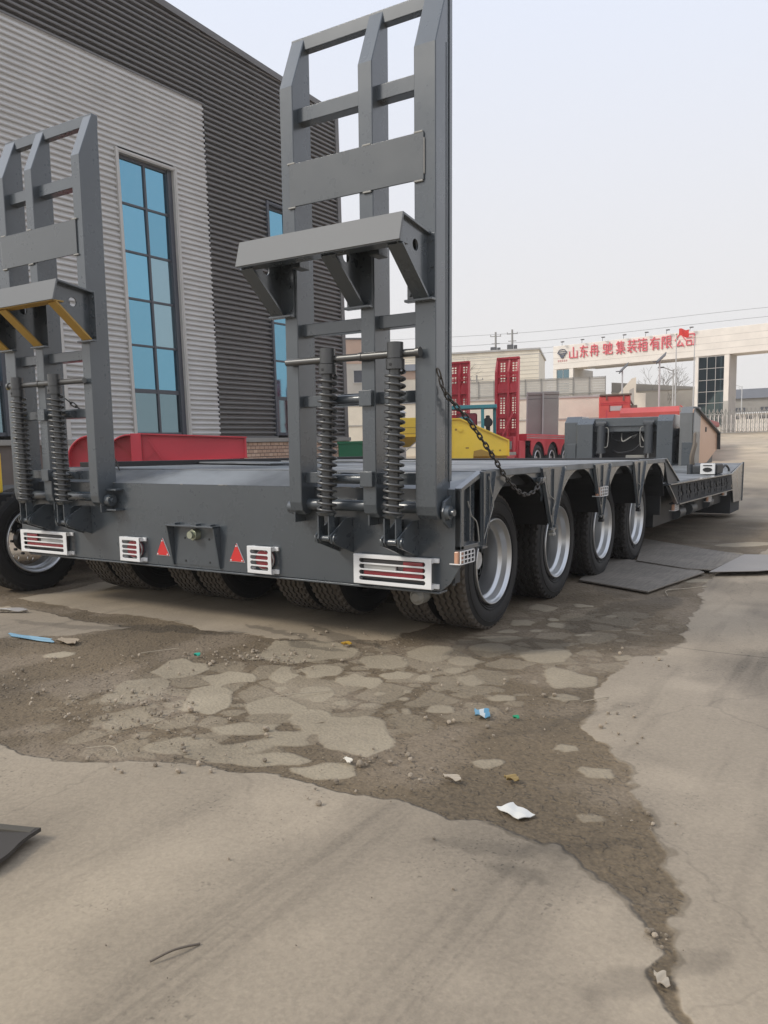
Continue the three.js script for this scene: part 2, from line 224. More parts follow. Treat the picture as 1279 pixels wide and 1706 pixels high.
  if (m > 0) {
    const n = 0.80 + 0.55 * (mid - 0.5) + 0.5 * (sp - 0.5) + 0.25 * (gr - 0.5), clod = detail ? sstep(0.60, 0.75, fbm(x * 38, z * 38, 3)) : 0;
    let mr = 0.168 * n, mg = 0.124 * n, mb = 0.074 * n;
    const sand = (0.38 + 0.5 * gs(x, z, -0.9, 2.6, 0.6)) * sstep(0.46, 0.72, fbm(x * 2.6 + 5, z * 2.2 + 1, 4)) * (0.5 + sp); mr = lerp(mr, 0.27, sand); mg = lerp(mg, 0.215, sand); mb = lerp(mb, 0.155, sand);
    const k2 = (0.86 + 0.3 * (mid - 0.5) + 0.2 * (sp - 0.5)), cc = c * 0.92; mr = lerp(mr, 0.40 * k2, cc); mg = lerp(mg, 0.335 * k2, cc); mb = lerp(mb, 0.236 * k2, cc);
    r = lerp(r, mr, m); g = lerp(g, mg, m); b = lerp(b, mb, m); h = lerp(h, 0.003 * mid + 0.004 * sp + 0.006 * clod * (1 - c) + 0.007 * c, m);
  }
  const w = sstep(0.15, 0.9, wetDark) * 0.38; GC[0] = r * (1 - w); GC[1] = g * (1 - w); GC[2] = b * (1 - w); GC[3] = h; return GC;
}
const sRGB8 = (c) => { c = clamp(c); return 255 * (c <= 0.0031308 ? c * 12.92 : 1.055 * Math.pow(c, 1 / 2.4) - 0.055); };
function groundMat(x0, x1, z0, z1, nx, nz, detail) {
  const d = new Uint8Array(nx * nz * 4), e = detail ? new Uint8Array(nx * nz * 4) : null;
  for (let j = 0; j < nz; j++) for (let i = 0; i < nx; i++) {
    const c = groundAt(lerp(x0, x1, (i + 0.5) / nx), lerp(z0, z1, (j + 0.5) / nz), detail), k = (j * nx + i) * 4;
    for (let q = 0; q < 3; q++) d[k + q] = sRGB8(c[q]); d[k + 3] = 255; if (e) { e[k] = e[k + 1] = e[k + 2] = clamp(c[3] / 0.02) * 255; e[k + 3] = 255; }
  }
  const t = (a, s) => { const q = new THREE.DataTexture(a, nx, nz); q.magFilter = THREE.LinearFilter; q.minFilter = THREE.LinearMipmapLinearFilter; q.generateMipmaps = true; if (s) q.colorSpace = THREE.SRGBColorSpace; q.needsUpdate = true; return q; };
  return new THREE.MeshStandardMaterial({ map: t(d, true), roughness: 0.88, ...(e ? { bumpMap: t(e), bumpScale: 0.02 } : {}) });
}
{
  const patch = (x0, x1, z0, z1, nx, nz, U, f) => {
    const g = new THREE.PlaneGeometry(1, 1, nx, nz).rotateX(-Math.PI / 2), p = g.attributes.position, uv = g.attributes.uv;
    for (let i = 0; i < p.count; i++) { const x = lerp(x0, x1, p.getX(i) + 0.5), z = lerp(z0, z1, p.getZ(i) + 0.5); p.setXYZ(i, x, H(x, z) + (f ? f(x, z) : 0), z); uv.setXY(i, (x - U[0]) / (U[1] - U[0]), (z - U[2]) / (U[3] - U[2])); }
    g.computeVertexNormals(); return g.toNonIndexed();
  };
  const N = [-3.4, 2.6, -1.2, 4.8], D = [-8, 5, -12, 5], F = [-90, 90, -220, 60];
  const lump = (x, z) => { const e = Math.min(x - N[0], N[1] - x, z - N[2], N[3] - z), m = MASK.mud(x, z); return sstep(0, 0.5, e) * m * (-0.004 + 0.010 * (fbm(x * 4, z * 4, 4) - 0.5)); };
  const ring = (A, B, nx, nz, U) => [patch(B[0], A[0], B[2], B[3], nx, nz, U), patch(A[1], B[1], B[2], B[3], nx, nz, U), patch(A[0], A[1], B[2], A[2], nx, nz, U), patch(A[0], A[1], A[3], B[3], nx, nz, U)];
  const parts = [[patch(...N, 200, 200, N, lump)], ring(N, D, 14, 40, D), ring(D, F, 12, 120, F)].map((l) => mergeGeometries(l));
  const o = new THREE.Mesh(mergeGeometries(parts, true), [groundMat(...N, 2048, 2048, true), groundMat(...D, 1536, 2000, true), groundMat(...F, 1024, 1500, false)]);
  o.name = 'ground'; o.receiveShadow = true; tag(o, 'worn concrete yard with brown mud and dried crusts', null, null, 'structure'); scene.add(o);
}
// ---------------------------------------------------------------- the grey low-bed trailer
const TR = thingHere('lowbed_trailer', 'dark grey low-bed trailer with two upright ramps and sprung lifters, filling the foreground', 'trailer', [-2.06, 0, 0.87]);
const AX = [-0.13, -1.54, -2.95, -4.36], PZ = 0.868;
// rear panel and tail
mk('rear_panel', plateXY([[-4.32, 1.1], [-4.31, 0.66], [-4.2, 0.445], [0.06, 0.445], [0.13, 0.50], [0.2, 0.613], [0.2, 1.1]], PZ - 0.014, PZ, 0.002), M.paint, TR);
mk('bottom_lip', [box(-4.19, 0.06, 0.428, 0.443, PZ - 0.10, PZ + 0.018, 0.005)], M.paint, TR);
mk('tail_slope', [prismX([[PZ, 1.101], [0.50, 1.2], [0.50, 1.185], [PZ - 0.02, 1.085]], -4.31, 0.2, 0.001)], M.deck, TR);
mk('light_blocker', [box(-4.25, 0.12, 0.62, 1.12, 0.50, 0.53)], M.under, TR);  // unseen dark board added to block light under the tail
mk('rear_beam', [box(-4.2, 0.15, 0.5, 0.6, PZ - 0.10, PZ - 0.03)], M.paintDark, TR);
// deck
const dz = [[0.49, -0.62], [-0.635, -2.06], [-2.075, -3.48], [-3.495, -4.83]];
for (const [a, b] of dz) for (const [x0, x1] of [[-4.28, -2.84], [-2.82, -1.34], [-1.32, 0.165]]) mk('deck_plate', box(x0, x1, 1.188, 1.205 + rr(0, 0.006), b, a, 0.004), M.deck, TR);
each('deck_edge_rail', [box(0.168, 0.205, 1.165, 1.216, -4.83, 0.50, 0.006), box(-4.325, -4.285, 1.165, 1.216, -4.83, 0.50, 0.006)], M.deck, TR);
mk('chassis_frame', [box(-2.32, -1.80, 0.55, 1.18, -5.2, 0.5), box(-1.08, -0.70, 0.62, 1.18, -5.0, 0.45), box(-3.42, -3.04, 0.62, 1.18, -5.0, 0.45), box(-4.2, 0.1, 1.08, 1.185, -4.8, 0.45),
  ...AX.map((z) => box(-4.0, -0.1, 1.02, 1.1, z - 0.62, z - 0.58)), box(-4.2, 0.1, 0.6, 1.15, -5.12, -5.05)], M.under, TR);  // underframe boxes, also there to block light under the deck
for (const z of AX) for (const s of [0, 1]) mk('axle_beam', [cyl([s ? -3.95 : -1.6, 0.515, z], [s ? -2.5 : -0.15, 0.515, z], 0.07)], M.under, TR);
// wheels
const [tyreGeo, treadGeo] = (() => {
  const N = 240, R = 0.515, cols = [];
  const side = [[-0.112, 0.312], [-0.138, 0.34], [-0.152, 0.39], [-0.155, 0.42], [-0.150, 0.46], [-0.140, 0.49]];
  for (const [x, r] of side) cols.push([x, r, 0, 0]);
  cols.push([-0.130, R - 0.003, 0, 2]); cols.push([-0.112, R, 0, 2]); cols.push([-0.106, R, 0, 0]);
  for (const c of [-0.075, -0.026, 0.026, 0.075]) { cols.push([c - 0.0105, R + 0.001, 1, 0], [c - 0.008, R - 0.02, 1, 0], [c + 0.008, R - 0.02, 1, 0], [c + 0.0105, R + 0.001, 1, 0]); }
  cols.push([0.106, R, 0, 0], [0.112, R, 0, 2], [0.130, R - 0.003, 0, 2]);
  for (const [x, r] of [...side].reverse()) cols.push([-x, r, 0, 0]);
  const pos = [], K = cols.length;
  for (let i = 0; i <= N; i++) {
    const a = i / N * Math.PI * 2, ph = (i % 5) / 5, tri = 4 * Math.abs(ph - 0.5) - 1;
    for (const [x, r, zig, lug] of cols) { const rr_ = lug === 2 && i % 5 < 2 ? r - 0.016 : r, xx = x + zig * tri * 0.011; pos.push(xx, rr_ * Math.cos(a), rr_ * Math.sin(a)); }
  }
  const cut = (a, b) => { const idx = []; for (let i = 0; i < N; i++) for (let k = a; k < b; k++) { const p = i * K + k; idx.push(p, p + K, p + 1, p + 1, p + K, p + K + 1); } return idx; };
  const geo = (idx) => { const g = new THREE.BufferGeometry(); g.setAttribute('position', new THREE.Float32BufferAttribute(pos, 3)); g.setIndex(idx); g.computeVertexNormals(); return toCreasedNormals(g, 0.55); };
  const s1 = geo(cut(0, 5)), s2 = geo(cut(K - 6, K - 1)), ribs = [0.345, 0.365, 0.455].flatMap((r) => [-1, 1].map((q) => new THREE.TorusGeometry(r, 0.0035, 4, 72).rotateY(Math.PI / 2).translate(q * (r < 0.35 ? 0.143 : r < 0.4 ? 0.149 : 0.152), 0, 0)));
  return [merged([s1, s2, ...ribs]), uvMetres(geo(cut(5, K - 6)))];
})();
const latheX = (pts, n = 64) => new THREE.LatheGeometry(pts.map(([x, r]) => new THREE.Vector2(r, x)), n).rotateZ(-Math.PI / 2);
const rimGeo = merged([latheX([[0.128, 0.325], [0.150, 0.326], [0.157, 0.320], [0.155, 0.313], [0.140, 0.309], [0.134, 0.300], [0.128, 0.294], [0.090, 0.290], [0.080, 0.283], [0.072, 0.266], [0.060, 0.262], [-0.01, 0.258], [-0.03, 0.262], [-0.06, 0.262]]),
  (() => { const s = new THREE.Shape(); s.absarc(0, 0, 0.258, 0, 7, false); for (let i = 0; i < 8; i++) { const a = i / 8 * Math.PI * 2; s.holes.push(holeC(0.205 * Math.cos(a), 0.205 * Math.sin(a), 0.031)); } return new THREE.ExtrudeGeometry(s, EX(0.012, 0)).rotateY(Math.PI / 2).translate(-0.062, 0, 0); })()]);
const hubGeo = merged([cyl([-0.08, 0, 0], [-0.03, 0, 0], 0.115, 0.10, 24), cyl([-0.03, 0, 0], [0.02, 0, 0], 0.075, 0.065, 20), ...Array.from({ length: 10 }, (_, i) => cyl([-0.065, 0.145 * Math.cos(i * 0.628), 0.145 * Math.sin(i * 0.628)], [-0.035, 0.145 * Math.cos(i * 0.628), 0.145 * Math.sin(i * 0.628)], 0.014, 0.014, 6))]);
const treadMats = [M.tread, std(0.034, 0.031, 0.028, 0.9, { bumpMap: fine, bumpScale: 0.002 })];
const addTread = (w, m) => { const t = new THREE.Mesh(treadGeo, m); t.name = 'tread'; t.castShadow = t.receiveShadow = true; w.add(t); };
for (let ai = 0; ai < 4; ai++) for (const x of ai === 0 ? [-4.0, -3.65, -2.86, -2.51, -1.61, -1.26, -0.5, -0.155] : [-0.5, -0.155, -1.26, -2.51, -3.65]) {
  const w = place('wheel', tyreGeo, M.rubber, TR, x, 0.512, AX[ai]); w.rotation.x = rnd() * 6; addTread(w, treadMats[ai ? 1 : 0]);
  if (x > -0.2) { const r = new THREE.Mesh(rimGeo, M.rim); r.name = 'rim'; w.add(r); const hb = new THREE.Mesh(hubGeo, M.rim); hb.name = 'hub'; w.add(hb); r.castShadow = hb.castShadow = true; }
}
mk('brake_chamber', [cyl([-0.36, 0.30, 0.33], [-0.36, 0.30, 0.43], 0.058, 0.058, 14), cyl([-0.36, 0.30, 0.43], [-0.36, 0.30, 0.46], 0.05, 0.03, 14), cyl([-0.36, 0.30, 0.25], [-0.36, 0.30, 0.33], 0.04)], M.greyBox, TR);
// fenders and support brackets along the right side
for (const z of AX) {
  const top = 1.2, R = 0.685, y0 = 0.485, pts = [[z + 0.52, top], [z - 0.52, top]], n = 18, a0 = Math.acos(0.46 / R);
  pts.push([z - 0.46, 0.94]); for (let i = 0; i <= n; i++) { const a = Math.PI - a0 - (Math.PI - 2 * a0) * i / n; pts.push([z + R * Math.cos(a), y0 + R * Math.sin(a)]); } pts.push([z + 0.46, 0.94]);
  mk('fender_panel', prismX(pts, 0.178, 0.192, 0.002), M.paint, TR);
  const q = []; for (let i = 0; i <= 24; i++) { const a = Math.PI * (0.12 + 0.76 * i / 24); q.push([z + 0.700 * Math.cos(a), y0 + 0.700 * Math.sin(a)]); } for (let i = 24; i >= 0; i--) { const a = Math.PI * (0.12 + 0.76 * i / 24); q.push([z + 0.688 * Math.cos(a), y0 + 0.688 * Math.sin(a)]); }
  mk('mudguard', [prismX(q, -0.68, 0.17)], M.black, TR);
}
const BR = [[0.58, 0.36, 0.57, 0.53], ...[-0.78, -2.14, -3.54].map((z) => [z + 0.28, z - 0.28, z + 0.035, z - 0.045])];
BR.forEach(([a, b, c, d], i) => {
  mk('support_bracket', [prismX([[a, 1.205], [b, 1.205], [d, 0.71], [c, 0.71]], 0.196, 0.208, 0.002), bar([0.215, 1.2, a - 0.008], [0.215, 0.72, c - 0.006], 0.02, 0.008), bar([0.215, 1.2, b + 0.008], [0.215, 0.72, d + 0.006], 0.02, 0.008), box(0.208, 0.222, 0.82, 1.19, (a + b) / 2 - 0.004, (a + b) / 2 + 0.004), box(0.195, 0.225, 0.70, 0.715, d - 0.02, c + 0.02)], M.paint, TR);
  mk('cable', [tube([[0.216, 1.17, a - 0.1], [0.222, 1.0, a - 0.16], [0.226, 0.93, (a + b) / 2 - 0.02], [0.22, 0.86, (a + b) / 2 + 0.02], [0.216, 0.74, d + 0.03]], 0.004, 16, 5)], M.greyBox, TR);
  if (i) mk('hanger_hook', [cyl([0.19, 0.695, c - 0.03], [0.23, 0.695, c - 0.03], 0.018), box(0.19, 0.235, 0.655, 0.68, c - 0.06, c, 0.005)], i === 1 ? M.greyBox : M.black, TR);
});
mk('rear_side_box', [prismX([[0.866, 1.09], [0.58, 1.19], [0.58, 0.735], [0.866, 0.715]], 0.150, 0.160, 0.001), box(0.16, 0.205, 0.715, 0.745, 0.57, 0.868, 0.003), box(0.16, 0.205, 0.72, 1.1, 0.825, 0.868, 0.004), bar([0.185, 1.098, PZ], [0.185, 1.198, 0.55], 0.045, 0.02), box(0.16, 0.19, 0.76, 1.13, 0.70, 0.712)], M.paint, TR);
mk('cable', [tube([[0.18, 1.02, 0.72], [0.19, 0.93, 0.69], [0.20, 0.88, 0.63], [0.2, 0.8, 0.6], [0.2, 0.73, 0.59]], 0.005, 16, 5)], M.greyBox, TR);
mk('mud_flap', [prismX([[-0.70, 0.60], [-0.67, 0.30], [-0.77, 0.30], [-0.72, 0.60]], -0.16, -0.15, 0.001)], M.under, TR);
// marker lamps: amber lens behind a white wire cage
const marker = (x, y, z, w = 0.2, h = 0.085) => {
  const l = mk('marker_lamp', box(x, x + 0.03, y - h / 2, y + h / 2, z + w * 0.05, z + w / 2, 0.008), M.amber, TR), c = [];
  for (let i = 0; i <= 4; i++) c.push(box(x + 0.045, x + 0.052, y - h / 2, y + h / 2, z - w / 2 + w * i / 4 - 0.003, z - w / 2 + w * i / 4 + 0.003)); for (let i = 0; i <= 3; i++) c.push(box(x + 0.043, x + 0.05, y - h / 2 + h * i / 3 - 0.003, y - h / 2 + h * i / 3 + 0.003, z - w / 2, z + w / 2)); c.push(box(x - 0.03, x + 0.05, y + h / 2 - 0.005, y + h / 2 + 0.003, z - w / 2, z - w / 2 + 0.006), box(x - 0.03, x + 0.05, y - h / 2 - 0.003, y - h / 2 + 0.004, z + w / 2 - 0.006, z + w / 2));
  mk('lamp_cage', c, M.white, l);
};
marker(0.165, 0.672, 0.79, 0.2, 0.08); marker(0.19, 0.945, -2.12, 0.24); marker(0.14, 0.555, -5.72, 0.22); marker(0.14, 0.52, -8.3, 0.22); marker(0.14, 0.535, -9.9, 0.22);
mk('lamp_strut', [cyl([0.12, 0.72, 0.80], [0.12, 0.48, 0.80], 0.012, 0.012, 8)], M.paint, TR);
// drop from the deck, low bed with pierced side beams, folded front
mk('drop_slope', [prismX([[-4.82, 1.205], [-5.66, 0.905], [-5.66, 0.88], [-4.82, 1.18]], -4.3, 0.15, 0.002)], M.paint, TR);
mk('drop_side_plate', [prismX([[-4.80, 1.214], [-5.08, 0.88], [-5.68, 0.90], [-4.9, 1.214]], 0.18, 0.2, 0.002)], M.paintDark, TR);
each('drop_flange', [bar([0.19, 1.214, -4.84], [0.19, 0.905, -5.69], 0.06, 0.014), bar([0.19, 0.89, -5.05], [0.19, 0.60, -5.66], 0.05, 0.014)], M.paint, TR);
mk('front_bulkhead', [box(-4.2, 0.12, 0.5, 1.15, -5.06, -5.02)], M.black, TR);
for (const [a, b] of [[-5.66, -7.3], [-7.32, -8.9], [-8.92, -10.4]]) mk('bed_plate', box(-4.3, 0.19, 0.85, 0.872, b, a, 0.004), M.deck, TR);
{
  const holes = [];
  for (let i = 0; i < 8; i++) { const z = 5.64 + i * 0.56, s = -0.004 * i; holes.push(holeC(z + 0.06, 0.815 + s, 0.038, 10), holeC(z + 0.30, 0.665 + s, 0.04, 10), holeC(z + 0.14, 0.665 + s, 0.03, 10), holeSlot(z + 0.02, z + 0.10, 0.705 + s, 0.77 + s)); const p = new THREE.Path([[z + 0.22, 0.84], [z + 0.30, 0.84], [z + 0.33, 0.76], [z + 0.42, 0.73], [z + 0.40, 0.70], [z + 0.27, 0.71], [z + 0.2, 0.77]].map(([u, v]) => new THREE.Vector2(u, v + s)).reverse()); holes.push(p); }
  mk('side_beam', plateXY([[5.06, 0.875], [5.66, 0.612], [10.42, 0.576], [10.42, 0.856]], 0, 0.014, 0, holes).rotateY(Math.PI / 2).translate(0.19, 0, 0), M.under, TR);
  mk('beam_web', [prismX([[-5.1, 0.87], [-5.66, 0.62], [-10.4, 0.58], [-10.4, 0.85]], 0.168, 0.178)], std(0.55, 0.55, 0.54, 0.6), TR);
  each('beam_flange', [bar([0.17, 0.885, -5.05], [0.17, 0.862, -10.42], 0.14, 0.014), bar([0.17, 0.605, -5.64], [0.17, 0.570, -10.42], 0.14, 0.014)], M.paint, TR);
}
mk('bed_keel', [box(-4.2, 0.0, 0.32, 0.83, -10.6, -5.2)], M.black, TR);
mk('front_ramp', [prismX([[-10.4, 0.875], [-11.9, 1.03], [-11.9, 1.0], [-10.4, 0.84]], -4.3, 0.17, 0.002)], M.deck, TR);
mk('front_cheek', [prismX([[-10.42, 0.86], [-11.92, 1.045], [-11.96, 0.287], [-10.82, 0.31]], 0.185, 0.2, 0.002), box(0.17, 0.215, 0.28, 1.05, -11.97, -11.92, 0.004)], M.paint, TR);
mk('front_foot', [box(-4.2, 0.16, 0.10, 0.55, -11.9, -10.7)], M.under, TR);
for (const z of [-6.6, -7.5, -9.0]) mk('air_tank', [cyl([0.02, 0.42, z - 0.2], [0.02, 0.42, z + 0.2], 0.09, 0.09, 12)], M.paintDark, TR);
mk('lamp_box', [box(-0.14, 0.10, 0.885, 1.07, -9.24, -9.2, 0.01)], M.white, TR);
mk('lamp_box_dial', [new THREE.CylinderGeometry(0.075, 0.075, 0.012, 20).rotateX(Math.PI / 2).scale(1, 0.5, 1).translate(-0.02, 0.965, -9.196), box(-0.09, 0.05, 1.03, 1.045, -9.2, -9.19)], M.black, TR);
mk('lamp_box_housing', [box(-0.13, 0.13, 0.88, 1.06, -9.9, -9.25, 0.03), tube([[0.1, 0.95, -9.85], [0.12, 1.02, -10.2], [0.12, 0.95, -10.6], [0.1, 0.88, -10.8]], 0.02, 14)], M.black, TR);
mk('coupling_block', [box(-0.45, -0.25, 0.87, 1.02, -10.2, -9.9, 0.02), cyl([-0.4, 0.87, -9.7], [-0.4, 1.05, -9.7], 0.05), cyl([-0.3, 0.96, -10.0], [0.0, 0.93, -9.6], 0.02)], M.paintDark, TR);
// gooseneck standing at the front of the bed
{
  const zF = -11.5, col = (x0, x1, top, back = 0) => prismX([[zF + back, 0.87], [zF + back, top - 0.13], [zF + back - 0.16, top], [zF - 0.7, top], [zF - 0.7, 0.87]], x0, x1, 0.01);
  mk('gooseneck_column', col(-3.37, -3.03, 2.035, -0.05), M.paint, TR); mk('gooseneck_column', col(-3.05, -2.70, 1.985, 0.1), M.paint, TR);
  mk('gooseneck_column', col(-1.385, -1.07, 2.02, 0.1), M.paint, TR); mk('gooseneck_column', col(-0.955, -0.685, 2.165, 0.02), std(0.15, 0.155, 0.155, 0.5, { clearcoat: 0.4 }), TR);
  for (const x of [-3.28, -0.9]) mk('access_cover', [box(x, x + 0.2, 0.9, 1.45, zF - 0.04, zF + 0.034, 0.008)], M.paint, TR);
  each('cross_beam', [box(-2.72, -1.38, 1.80, 1.985, zF - 0.35, zF - 0.05, 0.015), box(-2.72, -1.38, 1.69, 1.81, zF - 0.4, zF - 0.1, 0.01)], M.paint, TR);
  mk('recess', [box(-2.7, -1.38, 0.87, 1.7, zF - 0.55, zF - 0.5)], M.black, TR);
  mk('lower_beam', [box(-2.7, -1.38, 1.02, 1.08, zF - 0.45, zF - 0.38)], M.redFaded, TR); mk('tool_ledge', [box(-2.1, -1.7, 1.12, 1.2, zF - 0.5, zF - 0.3, 0.01)], M.greyBox, TR);
  for (const x of [-2.53, -1.55]) { const c = mk('hydraulic_cylinder', [cyl([x, 1.28, zF + 0.06], [x, 1.82, zF + 0.06], 0.085, 0.085, 20), cyl([x, 1.24, zF + 0.06], [x, 1.29, zF + 0.06], 0.095, 0.095, 20), box(x - 0.09, x + 0.09, 1.81, 1.87, zF - 0.05, zF + 0.14, 0.01), cyl([x - 0.11, 1.87, zF + 0.05], [x + 0.11, 1.87, zF + 0.05], 0.045)], M.paintDark, TR); mk('piston_rod', [cyl([x, 0.87, zF + 0.06], [x, 1.25, zF + 0.06], 0.028)], M.steel, c); mk('pipe', [tube([[x + (x < -2 ? 0.1 : -0.1), 1.78, zF + 0.1], [x + (x < -2 ? 0.16 : -0.16), 1.74, zF + 0.1], [x + (x < -2 ? 0.15 : -0.15), 1.4, zF + 0.1], [x + (x < -2 ? 0.08 : -0.08), 1.37, zF + 0.1]], 0.008, 16)], M.greyBox, c); }
  for (let i = 0; i < 4; i++) mk('hose', [tube([[-2.4 + i * 0.2, 1.66, zF - 0.3], [-2.35 + i * 0.22, 1.55 - 0.06 * (i % 2), zF - 0.15], [-2.15 + i * 0.18, 1.5 + 0.08 * (i % 3), zF - 0.2], [-2.0 + i * 0.14, 1.64, zF - 0.3]], 0.014, 20)], i % 2 ? M.greyBox : M.black, TR);
  mk('hose', [tube([[-2.35, 1.3, zF - 0.2], [-2.15, 1.25, zF], [-1.9, 1.3, zF - 0.1], [-1.75, 1.45, zF - 0.2]], 0.02, 20)], M.black, TR);
  mk('gooseneck_side', [prismX([[zF + 0.02, 1.0], [zF + 0.02, 2.10], [zF - 0.12, 2.13], [-14.42, 1.665], [-14.5, 1.31], [-13.2, 1.02], [zF, 0.98]], -0.715, -0.70, 0.002)], M.warmLitPaint, TR);  // warm sunlit reflection put into the plate's colour
  each('gooseneck_flange', [bar([-0.68, 2.14, zF - 0.1], [-0.68, 1.675, -14.42], 0.1, 0.03), bar([-0.68, 1.68, -14.43], [-0.68, 1.30, -14.5], 0.1, 0.03)], M.paintDark, TR);
  each('side_hole', [cyl([-0.70, 1.99, -11.95], [-0.692, 1.99, -11.95], 0.05), cyl([-0.70, 1.97, -12.12], [-0.692, 1.97, -12.12], 0.045), box(-0.70, -0.692, 1.68, 1.78, -13.0, -12.85)], M.black, TR);
  mk('gooseneck_box', [box(-3.3, -0.75, 1.0, 1.75, -14.2, -12.2)], M.paintDark, TR);
  for (const d of [0, 0.18]) mk('strap', [tube([[-0.6 - d * 0.2, 1.62 - d, -11.15 - d], [-0.58, 1.4, -11.0 - d], [-0.6, 1.15, -10.85 - d], [-0.58, 0.9, -10.9 - d]], 0.03, 16, 5)], M.bark, TR);
}
// loose boards lying on the deck
for (const [x, z, w, l, a] of [[-3.3, -1.2, 0.5, 1.7, 1.2], [-2.6, -2.2, 0.4, 2.0, 1.5], [-3.5, -3.0, 0.5, 1.5, 1.35]]) {
  const b = mk('deck_board', box(-w / 2, w / 2, 0, 0.016, -l / 2, l / 2, 0.004), M.deck); b.rotation.y = a; b.position.set(x + 2.06, 1.214 + rr(0, 0.01), z - 0.87); TR.add(b);
}
each('gap_strip', [box(-4.28, 0.1, 1.206, 1.226, -4.82, -4.70, 0.004), box(-4.31, -4.15, 1.206, 1.262, -4.8, 0.2, 0.004), box(-4.15, 0.0, 1.206, 1.228, -4.4, -4.3, 0.003)], M.black, TR);  // black strips stand in for dark gaps along the deck and its far rail

// ---- lamps, triangles, tow bracket on the rear panel
function lampGuard(x0, x1, big, mirror) {
  const y0 = 0.464, y1 = 0.660, z1 = PZ + 0.065, hs = []; const n = 4, p = (y1 - y0 - 0.036) / n;
  for (let i = 0; i < n; i++) hs.push(holeSlot(x0 + (big ? 0.045 : 0.03), x1 - (big ? 0.045 : 0.03), y0 + 0.018 + p * i + p * 0.14, y0 + 0.018 + p * i + p * 0.86));
  const g = mk('lamp_guard', [plateXY([[x0, y0], [x1, y0], [x1, y1], [x0, y1]], z1 - 0.006, z1, 0.0015, hs), box(x0, x1, y1 - 0.004, y1 + 0.002, PZ + 0.03, z1 - 0.004), box(x0, x1, y0 - 0.002, y0 + 0.004, PZ + 0.03, z1 - 0.004), box(x0, x0 + 0.005, y0, y1, PZ + 0.03, z1 - 0.004),
    ...[[x0, y0], [x1 - 0.03, y0], [x0, y1 - 0.03], [x1 - 0.03, y1 - 0.03]].map(([x, y]) => box(x, x + 0.03, y, y + 0.03, PZ, PZ + 0.05, 0.003)), box(x1 - 0.005, x1 + 0.03, y0 - 0.002, y0 + 0.03, PZ + 0.002, PZ + 0.02, 0.004), box(x1 - 0.005, x1 + 0.03, y1 - 0.03, y1, PZ + 0.002, PZ + 0.02, 0.004)], M.white, TR);
  if (big) {
    const a = x0 + 0.07, b = x1 - 0.07, s = mirror ? 1 : -1, c = mirror ? a : b;
    mk('lamp_body', box(a - 0.02, b + 0.02, y0 + 0.03, y1 - 0.03, PZ, PZ + 0.03, 0.01), M.lampBody, g);
    mk('red_lens', box(a, b, y0 + 0.052, y0 + 0.095, PZ + 0.03, PZ + 0.05, 0.008), M.redDark, g);
    mk('white_lens', box(mirror ? a + 0.2 : a, mirror ? b : b - 0.2, y0 + 0.097, y0 + 0.135, PZ + 0.03, PZ + 0.048, 0.008), M.lens, g);
    mk('red_lens', box(Math.min(c, c + s * 0.15), Math.max(c, c + s * 0.15), y0 + 0.098, y0 + 0.168, PZ + 0.03, PZ + 0.05, 0.012), M.redDark, g);
  } else {
    const cx = (x0 + x1) / 2 + 0.02; mk('red_lens', [cyl([cx, 0.565, PZ], [cx, 0.565, PZ + 0.045], 0.075, 0.068, 28)], M.redDark, g); mk('lens_ring', [new THREE.TorusGeometry(0.078, 0.007, 8, 32).translate(cx, 0.565, PZ + 0.02)], M.lens, g);
  }
}
lampGuard(-0.566, 0.028, true, false); lampGuard(-1.51, -1.282, false); lampGuard(-2.90, -2.665, false); lampGuard(-4.245, -3.59, true, true);
for (const cx of [-2.453, -1.662]) {
  const t = (r) => [[cx - 0.070 * r, 0.590 - 0.062 * r], [cx + 0.070 * r, 0.590 - 0.062 * r], [cx, 0.590 + 0.072 * r]];
  const b = mk('warning_triangle', plateXY(t(1.08), PZ, PZ + 0.006, 0.001), M.white, TR); mk('reflector', [plateXY(t(1), PZ + 0.006, PZ + 0.011, 0.001)], M.red, b);
  each('rivet', [[cx - 0.055, 0.537], [cx + 0.055, 0.537], [cx, 0.645]].map(([x, y]) => cyl([x, y, PZ + 0.01], [x, y, PZ + 0.014], 0.007, 0.006, 8)), M.white, b);
}
{
  const w = mk('tow_bracket', [prismX([[PZ, 0.785], [PZ + 0.085, 0.785], [PZ + 0.075, 0.77], [PZ + 0.02, 0.46], [PZ, 0.46]], -2.335, -2.323), prismX([[PZ, 0.785], [PZ + 0.085, 0.785], [PZ + 0.075, 0.77], [PZ + 0.02, 0.46], [PZ, 0.46]], -1.838, -1.826), box(-2.335, -1.826, 0.776, 0.788, PZ, PZ + 0.085, 0.003), box(-2.32, -1.84, 0.47, 0.775, PZ, PZ + 0.006)], M.paint, TR);
  mk('hex_nut', [new THREE.CylinderGeometry(0.045, 0.048, 0.05, 6).rotateX(Math.PI / 2).translate(-2.07, 0.715, PZ + 0.03), cyl([-2.07, 0.715, PZ], [-2.07, 0.715, PZ + 0.085], 0.033, 0.028)], M.brass, w);
  each('bolt_hole', [[-2.2, 0.68], [-1.94, 0.68], [-2.2, 0.5], [-1.94, 0.5]].map(([x, y]) => cyl([x, y, PZ + 0.006], [x, y, PZ + 0.009], 0.009)), M.black, w);
}
for (let i = 0; i < 14; i++) { const x = i < 9 ? rr(-0.80, -0.30) : rr(-3.1, -1.6); mk('paint_scuff', box(x, x + rr(0.02, 0.09), 1.0975, 1.1025 + rr(0, 0.002), PZ - 0.012, PZ + 0.0006, 0.001), M.greyBox, TR); }
